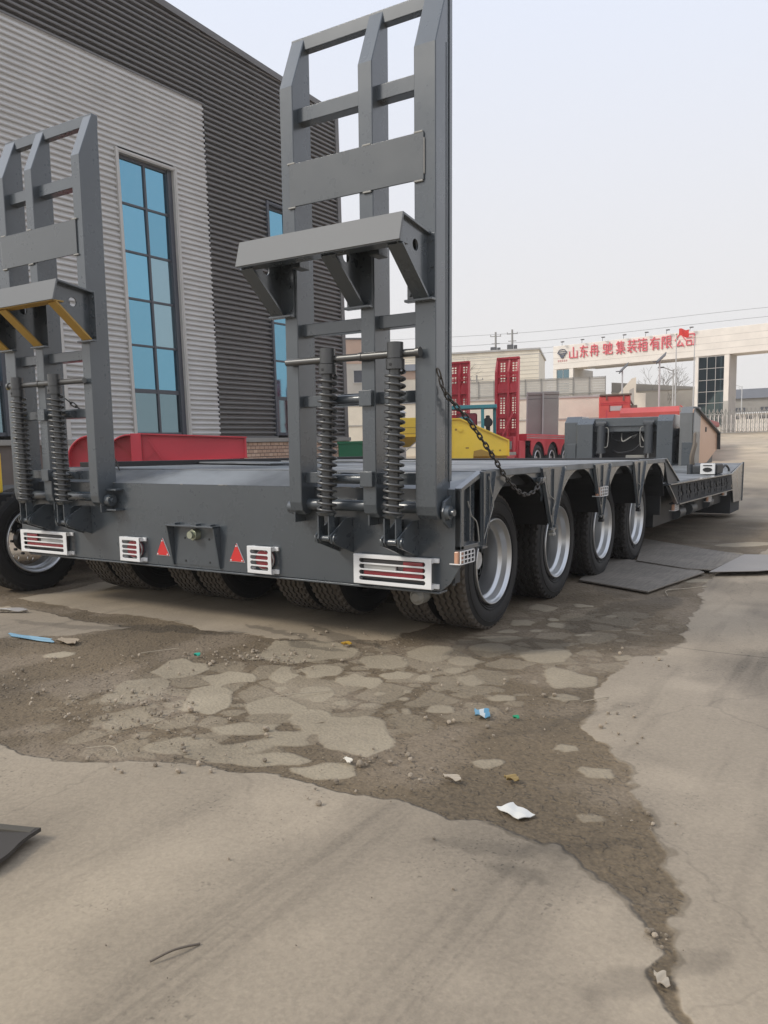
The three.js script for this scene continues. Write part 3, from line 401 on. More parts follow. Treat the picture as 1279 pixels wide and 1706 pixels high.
each('weld_tab', [box(-2.30, -2.26, 0.788, 0.80, PZ, PZ + 0.05), box(-2.09, -2.03, 0.788, 0.80, PZ, PZ + 0.05), box(-1.93, -1.88, 0.788, 0.80, PZ, PZ + 0.05)], M.paint, TR);

// ---- the two loading ramps
const RZ = 1.02, RF = 0.828;
const linkGeo = (() => { const p = []; for (let i = 0; i < 20; i++) { const a = i / 20 * Math.PI * 2; p.push(V3(0.013 * Math.sign(Math.cos(a)) * Math.pow(Math.abs(Math.cos(a)), 0.8), 0.024 * Math.sin(a) + 0.010 * Math.sign(Math.sin(a)) * Math.min(1, Math.abs(Math.sin(a)) * 2), 0)); } return merged(new THREE.TubeGeometry(new THREE.CatmullRomCurve3(p, true), 24, 0.0054, 6, true)); })();
function chain(pts, parent) {
  const c = new THREE.CatmullRomCurve3(pts.map((p) => V3(...p))), n = Math.round(c.getLength() / 0.053), g = sub('chain', parent), o = originOf.get(parent);
  for (let i = 0; i <= n; i++) {
    const p = c.getPointAt(i / n), t = c.getTangentAt(i / n), l = new THREE.Mesh(linkGeo, M.chain); l.name = 'link'; l.castShadow = true;
    const m = new THREE.Matrix4(), y = t, x0 = Math.abs(t.x) > 0.9 ? V3(0, 1, 0) : V3(1, 0, 0), z = x0.clone().cross(y).normalize(), x = y.clone().cross(z); m.makeBasis(x, y, z);
    l.quaternion.setFromRotationMatrix(m); l.rotateY((i % 2) * 1.57 + 0.5 + rr(-0.25, 0.25)); l.position.copy(p).sub(o); g.add(l);
  }
}
class Helix extends THREE.Curve { constructor(x, z, y0, y1, r, n, dx) { super(); Object.assign(this, { x, z, y0, y1, r, n, dx }); } getPoint(t, v = new THREE.Vector3()) { const e = Math.min(t, 1 - t) * this.n, a = t * this.n * Math.PI * 2; return v.set(this.x + this.dx * (1 - t) + this.r * Math.cos(a), lerp(this.y0, this.y1, t), this.z + this.r * Math.sin(a)); } }
function ramp(m, yellowReflect) {                                       // m: +1 the right ramp, -1 its mirror image about the trailer's middle
  const C = -2.06 + (m < 0 ? 0.035 : 0), X = (x) => (m > 0 ? x : 2 * C - x), R = (a, b) => [Math.min(X(a), X(b)), Math.max(X(a), X(b))];
  const g = sub('loading_ramp', TR);
  const prof = [[RZ, 1.0], [RZ, 3.66], [RF + 0.05, 4.0], [RF, 4.0], [RF, 1.02], [RF + 0.03, 0.955], [RF + 0.10, 0.92], [RZ - 0.05, 0.915], [RZ - 0.012, 0.945]];
  for (const [a, b] of [[-0.035, 0.11], [-0.425, -0.322], [-1.03, -0.925]]) mk('leg', prismX(prof, ...R(a, b), 0.005), M.paint, g);
  mk('leg_lip', [box(...R(0.108, 0.118), 1.15, 3.98, RF - 0.004, RF + 0.03, 0.003), box(...R(0.106, 0.113), 1.15, 3.7, RF + 0.055, RF + 0.062)], M.paint, g);
  mk('top_bar', box(...R(-1.028, 0.108), 3.92, 4.004, RF - 0.006, RF + 0.055, 0.006), M.paint, g);
  for (const [y0, y1] of [[3.45, 3.54], [2.105, 2.185], [1.64, 1.715], [1.13, 1.205]]) mk('rung', box(...R(-0.93, 0), y0, y1, 0.88, 0.965, 0.005), M.paint, g);
  mk('face_plate', box(...R(-0.955, 0.035), 2.918, 3.183, RZ, RZ + 0.012, 0.003), std(0.085, 0.092, 0.095, 0.42, { clearcoat: 0.5, roughnessMap: gloss, plain: true, bumpMap: wave, bumpScale: 0.004 }), g);
  each('weld_bead', [[-0.94, 3.186], [-0.36, 3.186], [0.0, 3.186], [-0.94, 2.914], [-0.36, 2.914], [0.0, 2.914]].map(([x, y]) => box(...R(x - 0.03, x + 0.03), y - 0.006, y + 0.006, RZ, RZ + 0.014, 0.004)).concat([box(...R(0.032, 0.04), 2.95, 3.15, RZ, RZ + 0.01, 0.002)]), M.greyBox, g);
  mk('spring_rod', [cyl([X(-0.99), 1.93, 1.06], [X(0.01), 1.93, 1.06], 0.023), cyl([X(0.0), 1.93, 1.06], [X(0.025), 1.93, 1.06], 0.031), cyl([X(-0.41), 1.93, 1.06], [X(-0.39), 1.93, 1.06], 0.027)], M.spring, g);
  mk('hinge_tube', [cyl([X(-0.97), 0.985, 0.93], [X(-0.05), 0.985, 0.93], 0.038, 0.038, 20)], M.paint, g);
  for (const y of [1.675, 1.165]) mk('stop_block', [box(...R(-0.43, -0.335), y - 0.05, y + 0.05, RZ - 0.02, RZ + 0.03, 0.005), cyl([X(-0.74), y, 0.99], [X(-0.42), y, 0.99], 0.03)], M.paint, g);
  for (const s of [-0.97, -0.36]) mk('hinge_lug', [box(...R(s - 0.05, s - 0.035), 0.86, 1.03, PZ, 0.99, 0.004)], M.paint, g);
  mk('hinge_plate', prismX([[PZ - 0.02, 1.07], [PZ - 0.02, 0.86], [0.90, 0.86], [0.96, 0.90], [0.985, 0.97], [0.96, 1.03]], ...R(0.12, 0.14), 0.003), M.paint, g);
  if (m < 0) each('hinge_ear', [box(...R(-1.045, -1.16), 0.875, 0.89, PZ, 0.96, 0.003), box(...R(-1.045, -1.16), 1.04, 1.055, PZ, 0.95, 0.003)], M.paint, g);
  mk('hinge_pin', [cyl([X(0.135), 0.96, 0.93], [X(0.165), 0.96, 0.93], 0.048, 0.042, 20), cyl([X(0.16), 0.96, 0.93], [X(0.19), 0.96, 0.93], 0.022, 0.022, 8)], M.paint, g); mk('hinge_pin', [cyl([X(-1.04), 0.96, 0.93], [X(-1.09), 0.96, 0.93], 0.05, 0.046, 20), cyl([X(-1.07), 0.96, 0.93], [X(-1.11), 0.96, 0.93], 0.022, 0.022, 8)], M.paint, g);
  // support shelf on three brackets
  const tri = [[1.375, 2.60], [1.355, 2.515], [1.345, 2.50], [1.06, 2.235], [1.03, 2.235], [1.03, 2.60]];
  mk('shelf_face', prismX([[1.385, 2.495], [1.40, 2.50], [1.355, 2.655], [1.34, 2.65]], ...R(-1.115, 0.085), 0.003), std(0.135, 0.14, 0.142, 0.55, { plain: true }), g);
  mk('shelf_top', [prismX([[1.35, 2.655], [1.35, 2.64], [1.03, 2.60], [1.03, 2.615]], ...R(-1.115, 0.085), 0.002)], M.paint, g);
  mk('shelf_lip', [box(...R(-1.1, 0.08), 2.492, 2.502, 1.29, 1.39, 0.002)], yellowReflect ? M.ochre : M.paint, g);  // ochre on lip and struts: the yellow neighbour's reflection put into the colour
  mk('shelf_end', [prismX([[1.382, 2.50], [1.34, 2.645], [1.03, 2.605], [1.03, 2.25], [1.06, 2.24]], ...R(0.05, 0.062), 0.001, [holeC(-1.18, 2.515, 0.034)])], M.paint, g);
  for (const x of [-0.43, -1.06]) mk('shelf_bracket', [prismX([[1.36, 2.51], [1.33, 2.64], [1.03, 2.605], [1.03, 2.25], [1.06, 2.24]], ...R(x, x + 0.012), 0.001, [holeC(-1.18, 2.515, 0.036)])], M.paint, g);
  for (const x of [-0.47, -1.10, -0.01]) mk('shelf_strut', bar([X(x + 0.045), 2.49, 1.36], [X(x + 0.045), 2.235, 1.05], 0.10, 0.014), yellowReflect && x < -0.005 ? M.ochre : yellowReflect ? M.ochre : M.paint, g);
  for (const x of [-0.52, -1.13, -0.08]) { const f = mk('shelf_flange', [box(...R(x, x + 0.19), 2.235, 2.61, RZ + 0.001, RZ + 0.011, 0.003), box(...R(x, x + 0.19), 2.225, 2.24, RZ, RZ + 0.05, 0.003)], M.paint, g); }
  each('flange_bolt', [-0.50, -0.36, -1.11, -0.97, -0.06, 0.09].flatMap((x) => [2.27, 2.42, 2.57].map((y) => cyl([X(x), y, RZ + 0.01], [X(x), y, RZ + 0.022], 0.010, 0.010, 6))), M.paint, g);
  each('shelf_stop', [box(...R(-0.27, -0.20), 2.50, 2.56, 1.05, 1.16, 0.006), box(...R(-0.86, -0.79), 2.50, 2.56, 1.05, 1.16, 0.006)], M.paint, g);
  // spring lifters
  for (const [xt, xb] of [[-0.64, -0.668], [-0.135, -0.158]]) {
    const s = mk('lift_spring', new THREE.TubeGeometry(new Helix(X(xt), 1.085, 0.955, 1.825, 0.058, 20, X(xb) - X(xt)), 480, 0.0098, 6, false), M.spring, TR);
    mk('inner_tube', [cyl([X(xb), 0.93, 1.085], [X(xt), 1.99, 1.085], 0.036, 0.036, 20)], M.springTube, s);
    mk('collar', [cyl([X(xt), 1.90, 1.085], [X(xt), 1.995, 1.085], 0.05, 0.05, 24), cyl([X(xt), 1.835, 1.085], [X(xt), 1.895, 1.085], 0.058, 0.058, 24)], M.springTube, s);
    each('tube_hole', [1.86, 1.62, 1.545, 1.475].map((y, i) => cyl([X(xt) + (i ? -0.012 : 0.0), y, 1.085 + (i ? 0.03 : 0.05)], [X(xt) + (i ? -0.013 : 0.0), y, 1.085 + (i ? 0.0385 : 0.0595)], 0.010, 0.010, 8)), M.black, s);
    mk('spring_cup', [cyl([X(xb), 0.925, 1.085], [X(xb), 0.948, 1.085], 0.05, 0.072, 24)], M.paint, s);
    each('clevis_plate', [prismX([[1.125, 0.925], [1.125, 0.80], [1.13, 0.775], [1.105, 0.748], [1.07, 0.75], [1.055, 0.78], [1.06, 0.925]], ...R(xb - 0.050, xb - 0.040), 0.001), prismX([[1.125, 0.925], [1.125, 0.80], [1.13, 0.775], [1.105, 0.748], [1.07, 0.75], [1.055, 0.78], [1.06, 0.925]], ...R(xb + 0.034, xb + 0.044), 0.001)], M.paint, s);
    const gus = m > 0 ? xb + 0.055 : xb - 0.055; each('clevis_gusset', [prismX([[1.135, 0.80], [1.12, 0.745], [1.08, 0.735], [PZ, 0.66], [PZ, 0.90], [0.95, 0.90]], ...R(xb + (m > 0 ? 0.05 : -0.062), xb + (m > 0 ? 0.062 : -0.05)), 0.001), prismX([[1.135, 0.80], [1.12, 0.745], [1.08, 0.735], [PZ, 0.66], [PZ, 0.90], [0.95, 0.90]], ...R(xb + (m > 0 ? -0.066 : 0.054), xb + (m > 0 ? -0.054 : 0.066)), 0.001)], M.paint, s);
    mk('clevis_pin', [cyl([X(xb) - 0.085, 0.775, 1.09], [X(xb) + 0.085, 0.775, 1.09], 0.020, 0.020, 14), cyl([X(xb) + 0.062, 0.775, 1.09], [X(xb) + 0.078, 0.775, 1.09], 0.034, 0.034, 16), cyl([X(xb) - 0.078, 0.775, 1.09], [X(xb) - 0.066, 0.775, 1.09], 0.034, 0.034, 16)], M.paint, s);
  }
}
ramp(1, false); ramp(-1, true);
chain([[0.13, 1.80, 1.02], [0.14, 1.70, 0.97], [0.19, 1.53, 0.736], [0.215, 1.30, 0.41], [0.222, 1.165, 0.22], [0.226, 1.065, 0.03], [0.228, 1.02, -0.13], [0.228, 1.03, -0.30], [0.226, 1.10, -0.48]], TR);
chain([[-3.62, 1.80, 0.80], [-3.565, 1.68, 0.66], [-3.44, 1.42, 0.58], [-3.36, 1.22, 0.52]], TR);
mk('chain_eye', [cyl([0.205, 1.11, -0.49], [0.24, 1.11, -0.49], 0.022), box(0.2, 0.235, 1.10, 1.13, -0.56, -0.44, 0.004)], M.paint, TR);
// ---------------------------------------------------------------- the corrugated workshop on the left (local x along the wall, y up, z out of the wall)
const WB = tag(new THREE.Group(), 'large workshop clad in grey corrugated sheet with tall blue windows on the left', 'building'); WB.name = 'workshop'; scene.add(WB);
WB.quaternion.setFromRotationMatrix(new THREE.Matrix4().makeBasis(V3(0.04023, 0.01304, -0.99911), V3(-0.01335, 0.99983, 0.01251).normalize(), V3(0.99905, 0.0128, 0.0404).normalize()));
WB.position.copy(V3(-12.645, 6.239, -16.581).addScaledVector(V3(-0.01335, 0.99983, 0.01251), -6.24));
{
  const Y = 6.24, roof = (s) => 5.73 + Y - 0.055 * s, wins = [[-13.5, -11.72], [-8.60, -6.92], [-3.44, -1.8]], W0 = -4.36 + Y, W1 = 2.22 + Y;
  function clad(s0, s1, y0, y1, pitch, d, top) {                     // trapezoidal corrugations, openings left out
    const pos = [], nrm = [], rows = Math.round((y1 - y0) / pitch), p = (y1 - y0) / rows;
    const prof = [[0, 0], [0.18, 0.008], [0.40, 0], [0.50, d], [0.86, d], [0.94, 0.5 * d], [1, 0]];
    for (let r = 0; r < rows; r++) {
      const ya = y0 + r * p; let segs = [[s0, s1]];
      if (top) segs = [[s0, Math.min(s1, (5.73 + Y - ya - p) / 0.055)]];
      for (const [w0, w1] of wins) if (ya < W1 && ya + p > W0) segs = segs.flatMap(([a, b]) => (b <= w0 || a >= w1 ? [[a, b]] : [[a, w0], [w1, b]].filter(([u, v]) => v - u > 0.001)));
      for (const [a, b] of segs) if (b > a) for (let k = 0; k < 6; k++) {
        const [u, e] = prof[k], [v, f] = prof[k + 1], yA = ya + u * p, yB = ya + v * p, L = Math.hypot(yB - yA, f - e), ny = -(f - e) / L, nz = (yB - yA) / L;
        pos.push(a, yA, e, b, yA, e, b, yB, f, a, yA, e, b, yB, f, a, yB, f); for (let q = 0; q < 6; q++) nrm.push(0, ny, nz);
      }
    }
    const g = new THREE.BufferGeometry(); g.setAttribute('position', new THREE.Float32BufferAttribute(pos, 3)); g.setAttribute('normal', new THREE.Float32BufferAttribute(nrm, 3)); return g;
  }
  mk('light_cladding', clad(-16, -5.79, -4.45 + Y, 4.12 + Y, 0.128, -0.045), M.cladLight, WB);
  mk('dark_cladding', [clad(-5.79, -0.02, -4.45 + Y, 5.73 + Y, 0.135, -0.085), clad(-5.79, -0.02, 5.73 + Y, 6.06 + Y, 0.13, -0.085, true), clad(-16, -5.76, 4.12 + Y, 6.66 + Y, 0.135, -0.085, true)], M.cladDark, WB);
  mk('corner_trim', [box(-0.12, 0.06, -4.45 + Y, roof(0), -0.2, 0.03, 0.01)], M.cladDark, WB);
  mk('roof_trim', [bar([-16, roof(-16) - 0.05, -0.05], [0.06, roof(0) - 0.05, -0.05], 0.2, 0.16)], M.cladDark, WB);
  mk('wall_core', [box(-16, 0.0, 0, 5.6 + Y, -8, -6), box(-16, -15.9, 0, 6 + Y, -8, -0.2), box(-0.1, 0.0, -4.45 + Y, 5.7 + Y, -8, -0.06), box(-16, 0, 5.5 + Y, 5.6 + Y, -8, -0.3)], M.cladDark, WB);
  mk('downpipe', [box(-10.62, -10.44, 0, -1.75 + Y, 0.0, 0.06, 0.01)], M.trim, WB);
  mk('plinth_cap', [box(-16, 0.1, -4.56 + Y, -4.44 + Y, -0.25, 0.09, 0.01)], M.wallDark, WB);
  mk('plinth_core', [box(-16, 0.08, 0, -4.56 + Y, -0.3, 0.0)], M.mortar, WB);
  const bb = [[], [], []];
  for (let r = 0; r < 14; r++) for (let k = 0; k < 37; k++) { const s = -7.0 + k * 0.187 + (r % 2) * 0.093; if (s < -0.15) bb[(rnd() * 3) | 0].push(box(s, s + 0.168, -4.655 - r * 0.105 + Y, -4.57 - r * 0.105 + Y, -0.05, 0.024 + rr(0, 0.01))); }
  for (let r = 0; r < 12; r++) for (let k = 0; k < 2; k++) bb[k].push(box(-0.10 + (r % 2 ? 0 : 0.02), 0.095, -4.67 - r * 0.135 + Y, -4.555 - r * 0.135 + Y, -0.05 - k * 0.2, 0.02 - k * 0.2));
  bb.forEach((l, i) => { mk('plinth_bricks', l, brickMats[i], WB).userData.kind = 'stuff'; });
  const glassOf = [0.92, 1, 1.08, 0.97].map((f, i) => { const m = M.pane.clone(); m.color.multiplyScalar(f); m.roughness = 0.03 + 0.02 * i; return m; });
  wins.forEach(([a, b], wi) => {
    const w = mk('window', [box(a - 0.02, a + 0.10, W0, W1, -0.16, -0.10), box(b - 0.16, b, W0, W1, -0.16, -0.06), box(a, b, W1 - 0.10, W1, -0.16, -0.10), box(a, b, W0, W0 + 0.08, -0.16, -0.10), box((a + b) / 2 - 0.03, (a + b) / 2 + 0.03, W0, W1, -0.16, -0.11), ...[1, 2, 3, 4, 5].map((i) => box(a, b, W0 + (W1 - W0) * i / 6 - (i === 1 ? 0.05 : 0.025), W0 + (W1 - W0) * i / 6 + (i === 1 ? 0.05 : 0.025), -0.16, -0.115))], M.frame, WB);
    for (let c = 0; c < 2; c++) for (let r = 0; r < 6; r++) {
      const u0 = a + 0.10 + c * ((b - a - 0.2) / 2), u1 = u0 + (b - a - 0.2) / 2, v0 = W0 + (W1 - W0) * r / 6 + 0.02, v1 = W0 + (W1 - W0) * (r + 1) / 6 - 0.02;
      const p = mk('pane', [box(u0, u1, v0, v1, -0.012, 0)], r === 0 ? M.paneDark : c === 1 && (r === 2 || r === 3) ? M.paneReflect : glassOf[(wi * 5 + c * 7 + r * 3) % 4], w); p.geometry.translate(-(u0 + u1) / 2, -(v0 + v1) / 2, 0); p.position.set((u0 + u1) / 2, (v0 + v1) / 2, -0.145); p.rotation.set(rr(-0.006, 0.006), rr(-0.008, 0.008), 0);  // paler tint on some panes stands in for a pale reflection
    }
    mk('window_trim', [box(a - 0.09, a - 0.005, W0 - 0.02, W1 + 0.07, -0.1, 0.045, 0.008), box(b + 0.005, b + 0.07, W0 - 0.02, W1 + 0.07, -0.1, 0.045, 0.008), box(a - 0.01, b + 0.01, W1, W1 + 0.06, -0.1, 0.04, 0.008), box(b - 0.03, b + 0.005, W0, W1, -0.16, 0.03), box(a - 0.005, b, W1 - 0.02, W1, -0.16, 0.03)], wi === 2 ? M.frame : M.trim, w);
  });
}
const upright = (o) => { o.quaternion.premultiply(TILT); return o; };
const stand = (name, label, cat, x, z, yaw, group, y) => upright(thing(name, label, cat, [x, y ?? H(x, z), z], yaw, group));

// ---------------------------------------------------------------- entrance gate with the company name
const GT = tag(new THREE.Group(), 'cream entrance gateway with red lettering across its beam, far behind the trailer', 'gateway'); GT.name = 'entrance_gateway'; scene.add(GT);
GT.quaternion.setFromRotationMatrix(new THREE.Matrix4().makeBasis(V3(0.99403, 0.0129, 0.10912).normalize(), V3(-0.01335, 0.99983, 0.01251).normalize(), V3(-0.10912, -0.0139, 0.99393).normalize())); GT.position.set(-6.091, 2.302, -41.986);
mk('beam', [box(-8.75, 8, 4.05, 5.48, -1.5, 0, 0.02)], M.gate, GT);
each('beam_seam', [4.38, 4.72, 5.08].map((y) => box(-8.75, 8, y, y + 0.012, 0, 0.004)), M.gateDark, GT);
mk('beam_soffit', [box(-6.5, -0.2, 4.0, 4.045, -1.4, -0.05)], M.gateDark, GT);  // darker slab paints in the shade under the beam
mk('tower', [box(-8.75, -8.53, -0.5, 4.04, -3, 0), box(-7.68, -7.43, -0.5, 4.04, -3, 0), box(-8.6, -7.6, -0.5, 4.04, -3, -0.08)], M.gate, GT);
mk('tower_side', [box(-7.43, -7.40, -0.5, 4.04, -2.95, -0.05)], M.wall, GT);
mk('tower', [box(-0.14, 0.03, -0.5, 4.04, -1.5, 0), box(1.41, 1.66, -0.5, 4.04, -1.5, 0), box(0.0, 1.45, -0.5, 4.04, -1.5, -0.08)], M.gate, GT);
mk('tower_plinth', [box(1.40, 1.68, -0.5, 1.55, -1.52, 0.01)], M.wall, GT); mk('tower_side', [box(1.66, 1.69, -0.5, 4.04, -1.45, -0.05)], M.gateDark, GT);
mk('tower', [box(6, 8, -0.5, 4.04, -1.5, 0)], M.gate, GT);
const gateWin = (s0, s1, h0, h1, nc, nr) => { const w = mk('window', [...Array.from({ length: nc + 1 }, (_, i) => box(lerp(s0, s1, i / nc) - 0.012, lerp(s0, s1, i / nc) + 0.012, h0, h1, -0.08, -0.03)), ...Array.from({ length: nr + 1 }, (_, i) => box(s0, s1, lerp(h0, h1, i / nr) - 0.012, lerp(h0, h1, i / nr) + 0.012, -0.08, -0.035))], M.trim, GT); for (let i = 0; i < nc; i++) for (let j = 0; j < nr; j++) mk('pane', box(lerp(s0, s1, i / nc) + 0.02, lerp(s0, s1, (i + 1) / nc) - 0.02, lerp(h0, h1, j / nr) + 0.02, lerp(h0, h1, (j + 1) / nr) - 0.02, -0.07, -0.05), M.paneDark, w); };
gateWin(0.04, 1.40, 0.2, 4.0, 3, 6); gateWin(-8.52, -7.69, 1.2, 4.02, 2, 4);
{
  const S = (t) => t.split(' ').map((l) => l.split('>').map((p) => p.split(',').map((q) => +q / 100)));
  const glyphs = ['50,95>50,15 10,60>10,12>90,12 90,62>90,4', '10,82>90,82 45,98>20,50>85,50 52,65>52,5>40,12 30,35>12,10 70,35>90,10', '20,85>20,4 20,85>80,85>80,5>70,10 50,99>50,18 20,62>80,62 2,40>98,40',
    '8,85>38,85>33,55 12,85>10,50>42,50>38,8>28,14 2,25>35,31 50,75>95,82>90,40>82,45 72,98>72,30 55,85>55,12>98,12>98,28', '30,98>8,70 25,86>25,45 55,98>60,88 25,86>85,86 25,72>82,72 25,58>82,58 25,45>90,45 55,86>55,45 5,32>95,32 50,42>50,0 48,30>10,3 52,30>92,3',
    '12,90>20,80 10,60>25,70 30,98>30,55 42,85>95,85 68,98>68,62 45,62>90,62 5,42>95,42 50,52>50,42 45,42>8,15 35,30>35,2>50,10 50,40>95,2 80,33>62,20', '20,98>5,78 15,88>45,88 62,98>50,78 58,88>92,88 5,58>48,58 27,75>27,2 27,55>5,25 27,50>45,32 55,68>55,3 55,68>92,68>92,3 55,48>92,48 55,27>92,27 55,6>92,6',
    '5,80>95,80 48,98>5,40 35,60>35,2 35,60>82,60>82,5>70,10 35,43>82,43 35,26>82,26', '8,90>8,2 8,90>35,90>20,65>36,45>25,35 50,92>85,92>85,55>50,55 50,74>85,74 50,92>50,5>68,18 60,45>98,3 92,42>70,30', '38,92>5,50 60,95>97,50 50,52>20,12>75,18 65,35>85,3', '10,90>85,90>85,10>70,15 12,68>65,68 18,45>60,45>60,12>18,12>18,45'];
  const cx = [-7.4, -6.72, -6.05, -5.23, -4.43, -3.74, -3.13, -2.41, -1.73, -0.99, -0.43];
  glyphs.forEach((t, i) => { const w = 0.62, h = 0.76, x0 = cx[i] - w / 2 + 0.0, y0 = 4.60 + i * 0.006, g = []; for (const l of S(t)) for (let k = 0; k + 1 < l.length; k++) { const z = 0.035 + 0.004 * (g.length % 5); g.push(bar([x0 + l[k][0] * w, y0 + l[k][1] * h, z], [x0 + l[k + 1][0] * w + 0.003, y0 + l[k + 1][1] * h, z], 0.054 * (0.8 + 0.4 * rnd()), 0.05)); } const o = mk('letter', g.map((q) => q), M.letter, GT); });
  const em = [tube([[-8.45, 5.02, .04], [-8.13, 4.98, .04], [-7.81, 5.02, .04]], 0.03, 10), tube([[-8.42, 5.04, .04], [-8.28, 5.22, .04], [-7.98, 5.22, .04], [-7.84, 5.04, .04]], 0.022, 14), bar([-8.35, 5.0, .04], [-8.15, 4.72, .04], 0.05, 0.06), bar([-7.91, 5.0, .04], [-8.11, 4.72, .04], 0.05, 0.06), box(-8.2, -8.06, 4.7, 4.9, .02, .05), box(-8.4, -7.86, 5.1, 5.125, .02, .05)];
  mk('emblem', em, std(0.10, 0.11, 0.15, 0.5), GT); mk('small_letters', [0, 1, 2, 3, 4].map((i) => box(-8.42 + i * 0.13, -8.35 + i * 0.13, 4.50, 4.61, 0, 0.03)), std(0.66, 0.38, 0.36, 0.6), GT);
}
for (const x of [-8.2, -6.9, -5.6, -4.3, -3.0, -1.8, -0.5]) mk('beam_lamp', [cyl([x, 5.48, -0.1], [x, 5.62, -0.1], 0.012), cyl([x, 5.62, -0.1], [x + 0.2, 5.66, 0.3], 0.012), box(x + 0.12, x + 0.3, 5.63, 5.68, 0.22, 0.36)], M.wire, GT);
{
  const g = stand('retractable_gate', 'low steel folding lattice gate closing the opening beside the gateway tower', 'gate', -5.4, -41.0, -0.11);
  for (let i = 0; i < 38; i++) { const x = i * 0.215; mk('post', [box(x - 0.022, x + 0.022, 0.02, 0.98, -0.03, 0.03)], M.steelBright ?? (M.steelBright = std(0.62, 0.58, 0.54, 0.45)), g); }
  const lat = [], up = []; for (let i = 0; i < 37; i++) { const x = i * 0.215; lat.push(bar([x, 0.12, 0.04], [x + 0.215, 0.62, 0.04], 0.016, 0.016), bar([x, 0.62, 0.05], [x + 0.215, 0.12, 0.05], 0.016, 0.016)); up.push(bar([x, 0.75, -0.5], [x + 0.215, 1.3, -0.5], 0.025, 0.025), bar([x, 1.3, -0.52], [x + 0.215, 0.75, -0.52], 0.025, 0.025)); }
  mk('lattice', lat, M.trim, g).userData.kind = 'stuff'; mk('rear_lattice', up.concat(Array.from({ length: 38 }, (_, i) => box(i * 0.215 - 0.02, i * 0.215 + 0.02, 0.02, 1.32, -0.53, -0.49))), M.wallDark, g).userData.kind = 'stuff'; mk('rail', [box(-0.1, 8, 0.0, 0.04, -0.08, 0.08)], M.wallDark, g);
}
// ---------------------------------------------------------------- buildings and walls beyond the yard
function block(name, label, cat, x, z, yaw, w, h, d, mat, parts) { const o = stand(name, label, cat, x, z, yaw); mk('wall', box(0, w, -1, h, -d, 0), mat, o); parts?.(o); return o; }
block('shed', 'long cream corrugated shed left of the gateway', 'building', -28.5, -44.0, 0.30, 11.6, 5.7, 8, M.cream, (o) => { mk('roof_edge', box(-0.1, 11.7, 5.7, 5.82, -8.1, 0.1), M.trim, o); mk('wall_rib', Array.from({ length: 20 }, (_, i) => box(0, 11.6, 0.3 + i * 0.27, 0.32 + i * 0.27, 0, 0.012)), M.wall, o).userData.kind = 'stuff'; mk('end_pier', box(11.62, 12.1, -1, 3.6, -0.6, 0), M.wall, o); });
block('house', 'pinkish house with a dark window seen between the right ramp legs', 'building', -26.2, -32.6, 0.72, 3.9, 6.3, 6, M.wall, (o) => { mk('upper_band', box(-0.02, 3.95, 5.0, 6.4, -6, 0.02), M.pink, o); mk('roof_edge', box(-0.05, 4.0, 6.4, 6.5, -6, 0.06), M.roof, o); mk('pane', box(2.8, 3.3, 3.9, 4.6, 0, 0.02), M.frame, o); mk('window_frame', [box(2.75, 2.8, 3.85, 4.65, 0, 0.04), box(3.3, 3.35, 3.85, 4.65, 0, 0.04), box(2.75, 3.35, 4.6, 4.65, 0, 0.045), box(2.75, 3.35, 3.85, 3.9, 0, 0.045)], M.trim, o); });
block('outbuilding', 'low grey-roofed outbuilding behind the right ramp rungs', 'building', -23.4, -37.0, 0.5, 3.2, 4.4, 4, M.cream, (o) => { mk('roof', [prismX([[0.2, 4.4], [-2, 5.0], [-4.2, 4.4]], -0.2, 3.4)], M.roof, o); mk('eave_band', box(-0.02, 3.22, 3.9, 4.38, -4, 0.03), M.pink, o); });
block('boundary_wall', 'cream boundary wall running behind the red trailers', 'wall', -21.0, -26.2, 0.40, 14.4, 2.55, 0.24, M.cream, (o) => { mk('coping', box(-0.03, 14.43, 2.55, 2.63, -0.28, 0.04), M.trim, o); mk('base_band', box(0, 14.4, 1.55, 1.62, 0, 0.03), M.wall, o); });
{
  const f = stand('site_fence', 'slatted grey fence with thin posts above the cream wall', 'fence', -16.7, -32.2, 0.37);
  for (let i = 0; i <= 10; i++) mk('post', box(i * 0.8 - 0.02, i * 0.8 + 0.02, 0, 3.45, -0.03, 0.03), M.wallDark, f);
  for (const y of [2.62, 3.4]) mk('rail', box(0, 8, y, y + 0.03, 0.03, 0.05), M.wallDark, f);
  mk('slat_infill', Array.from({ length: 16 }, (_, i) => box(0, 8, 1.4 + i * 0.125, 1.515 + i * 0.125, -0.02, -0.012 + 0.006 * (i % 2))), M.fenceGrey ?? (M.fenceGrey = std(0.56, 0.53, 0.47, 0.7)), f).userData.kind = 'stuff';
}
{
  const g = stand('wall_end', 'broken pale wall end with a sloping top beside the red truck', 'wall', -8.84, -34.2, 0.22);
  mk('wall', [plateXY([[0, 0], [0, 2.0], [0.35, 2.3], [1.1, 3.15], [1.3, 3.2], [1.3, 2.45], [1.75, 2.42], [1.75, 0]], -0.3, 0)], M.cream, g); mk('wall_stain', [plateXY([[0.9, 1.2], [1.0, 2.6], [1.2, 2.7], [1.25, 1.3]], 0, 0.004)], M.wall, g);
}
block('yard_wall', 'grey yard wall with a falling top seen through the gateway', 'wall', -12.0, -46.0, 0.16, 5.6, 2.6, 0.3, M.wall, (o) => mk('coping', [prismX([[0.05, 2.6], [0.05, 2.66], [-0.35, 2.66], [-0.35, 2.6]], -0.02, 5.62), plateXY([[0, 2.66], [0, 3.25], [5.6, 2.66]], -0.3, -0.02)], M.wallDark, o));
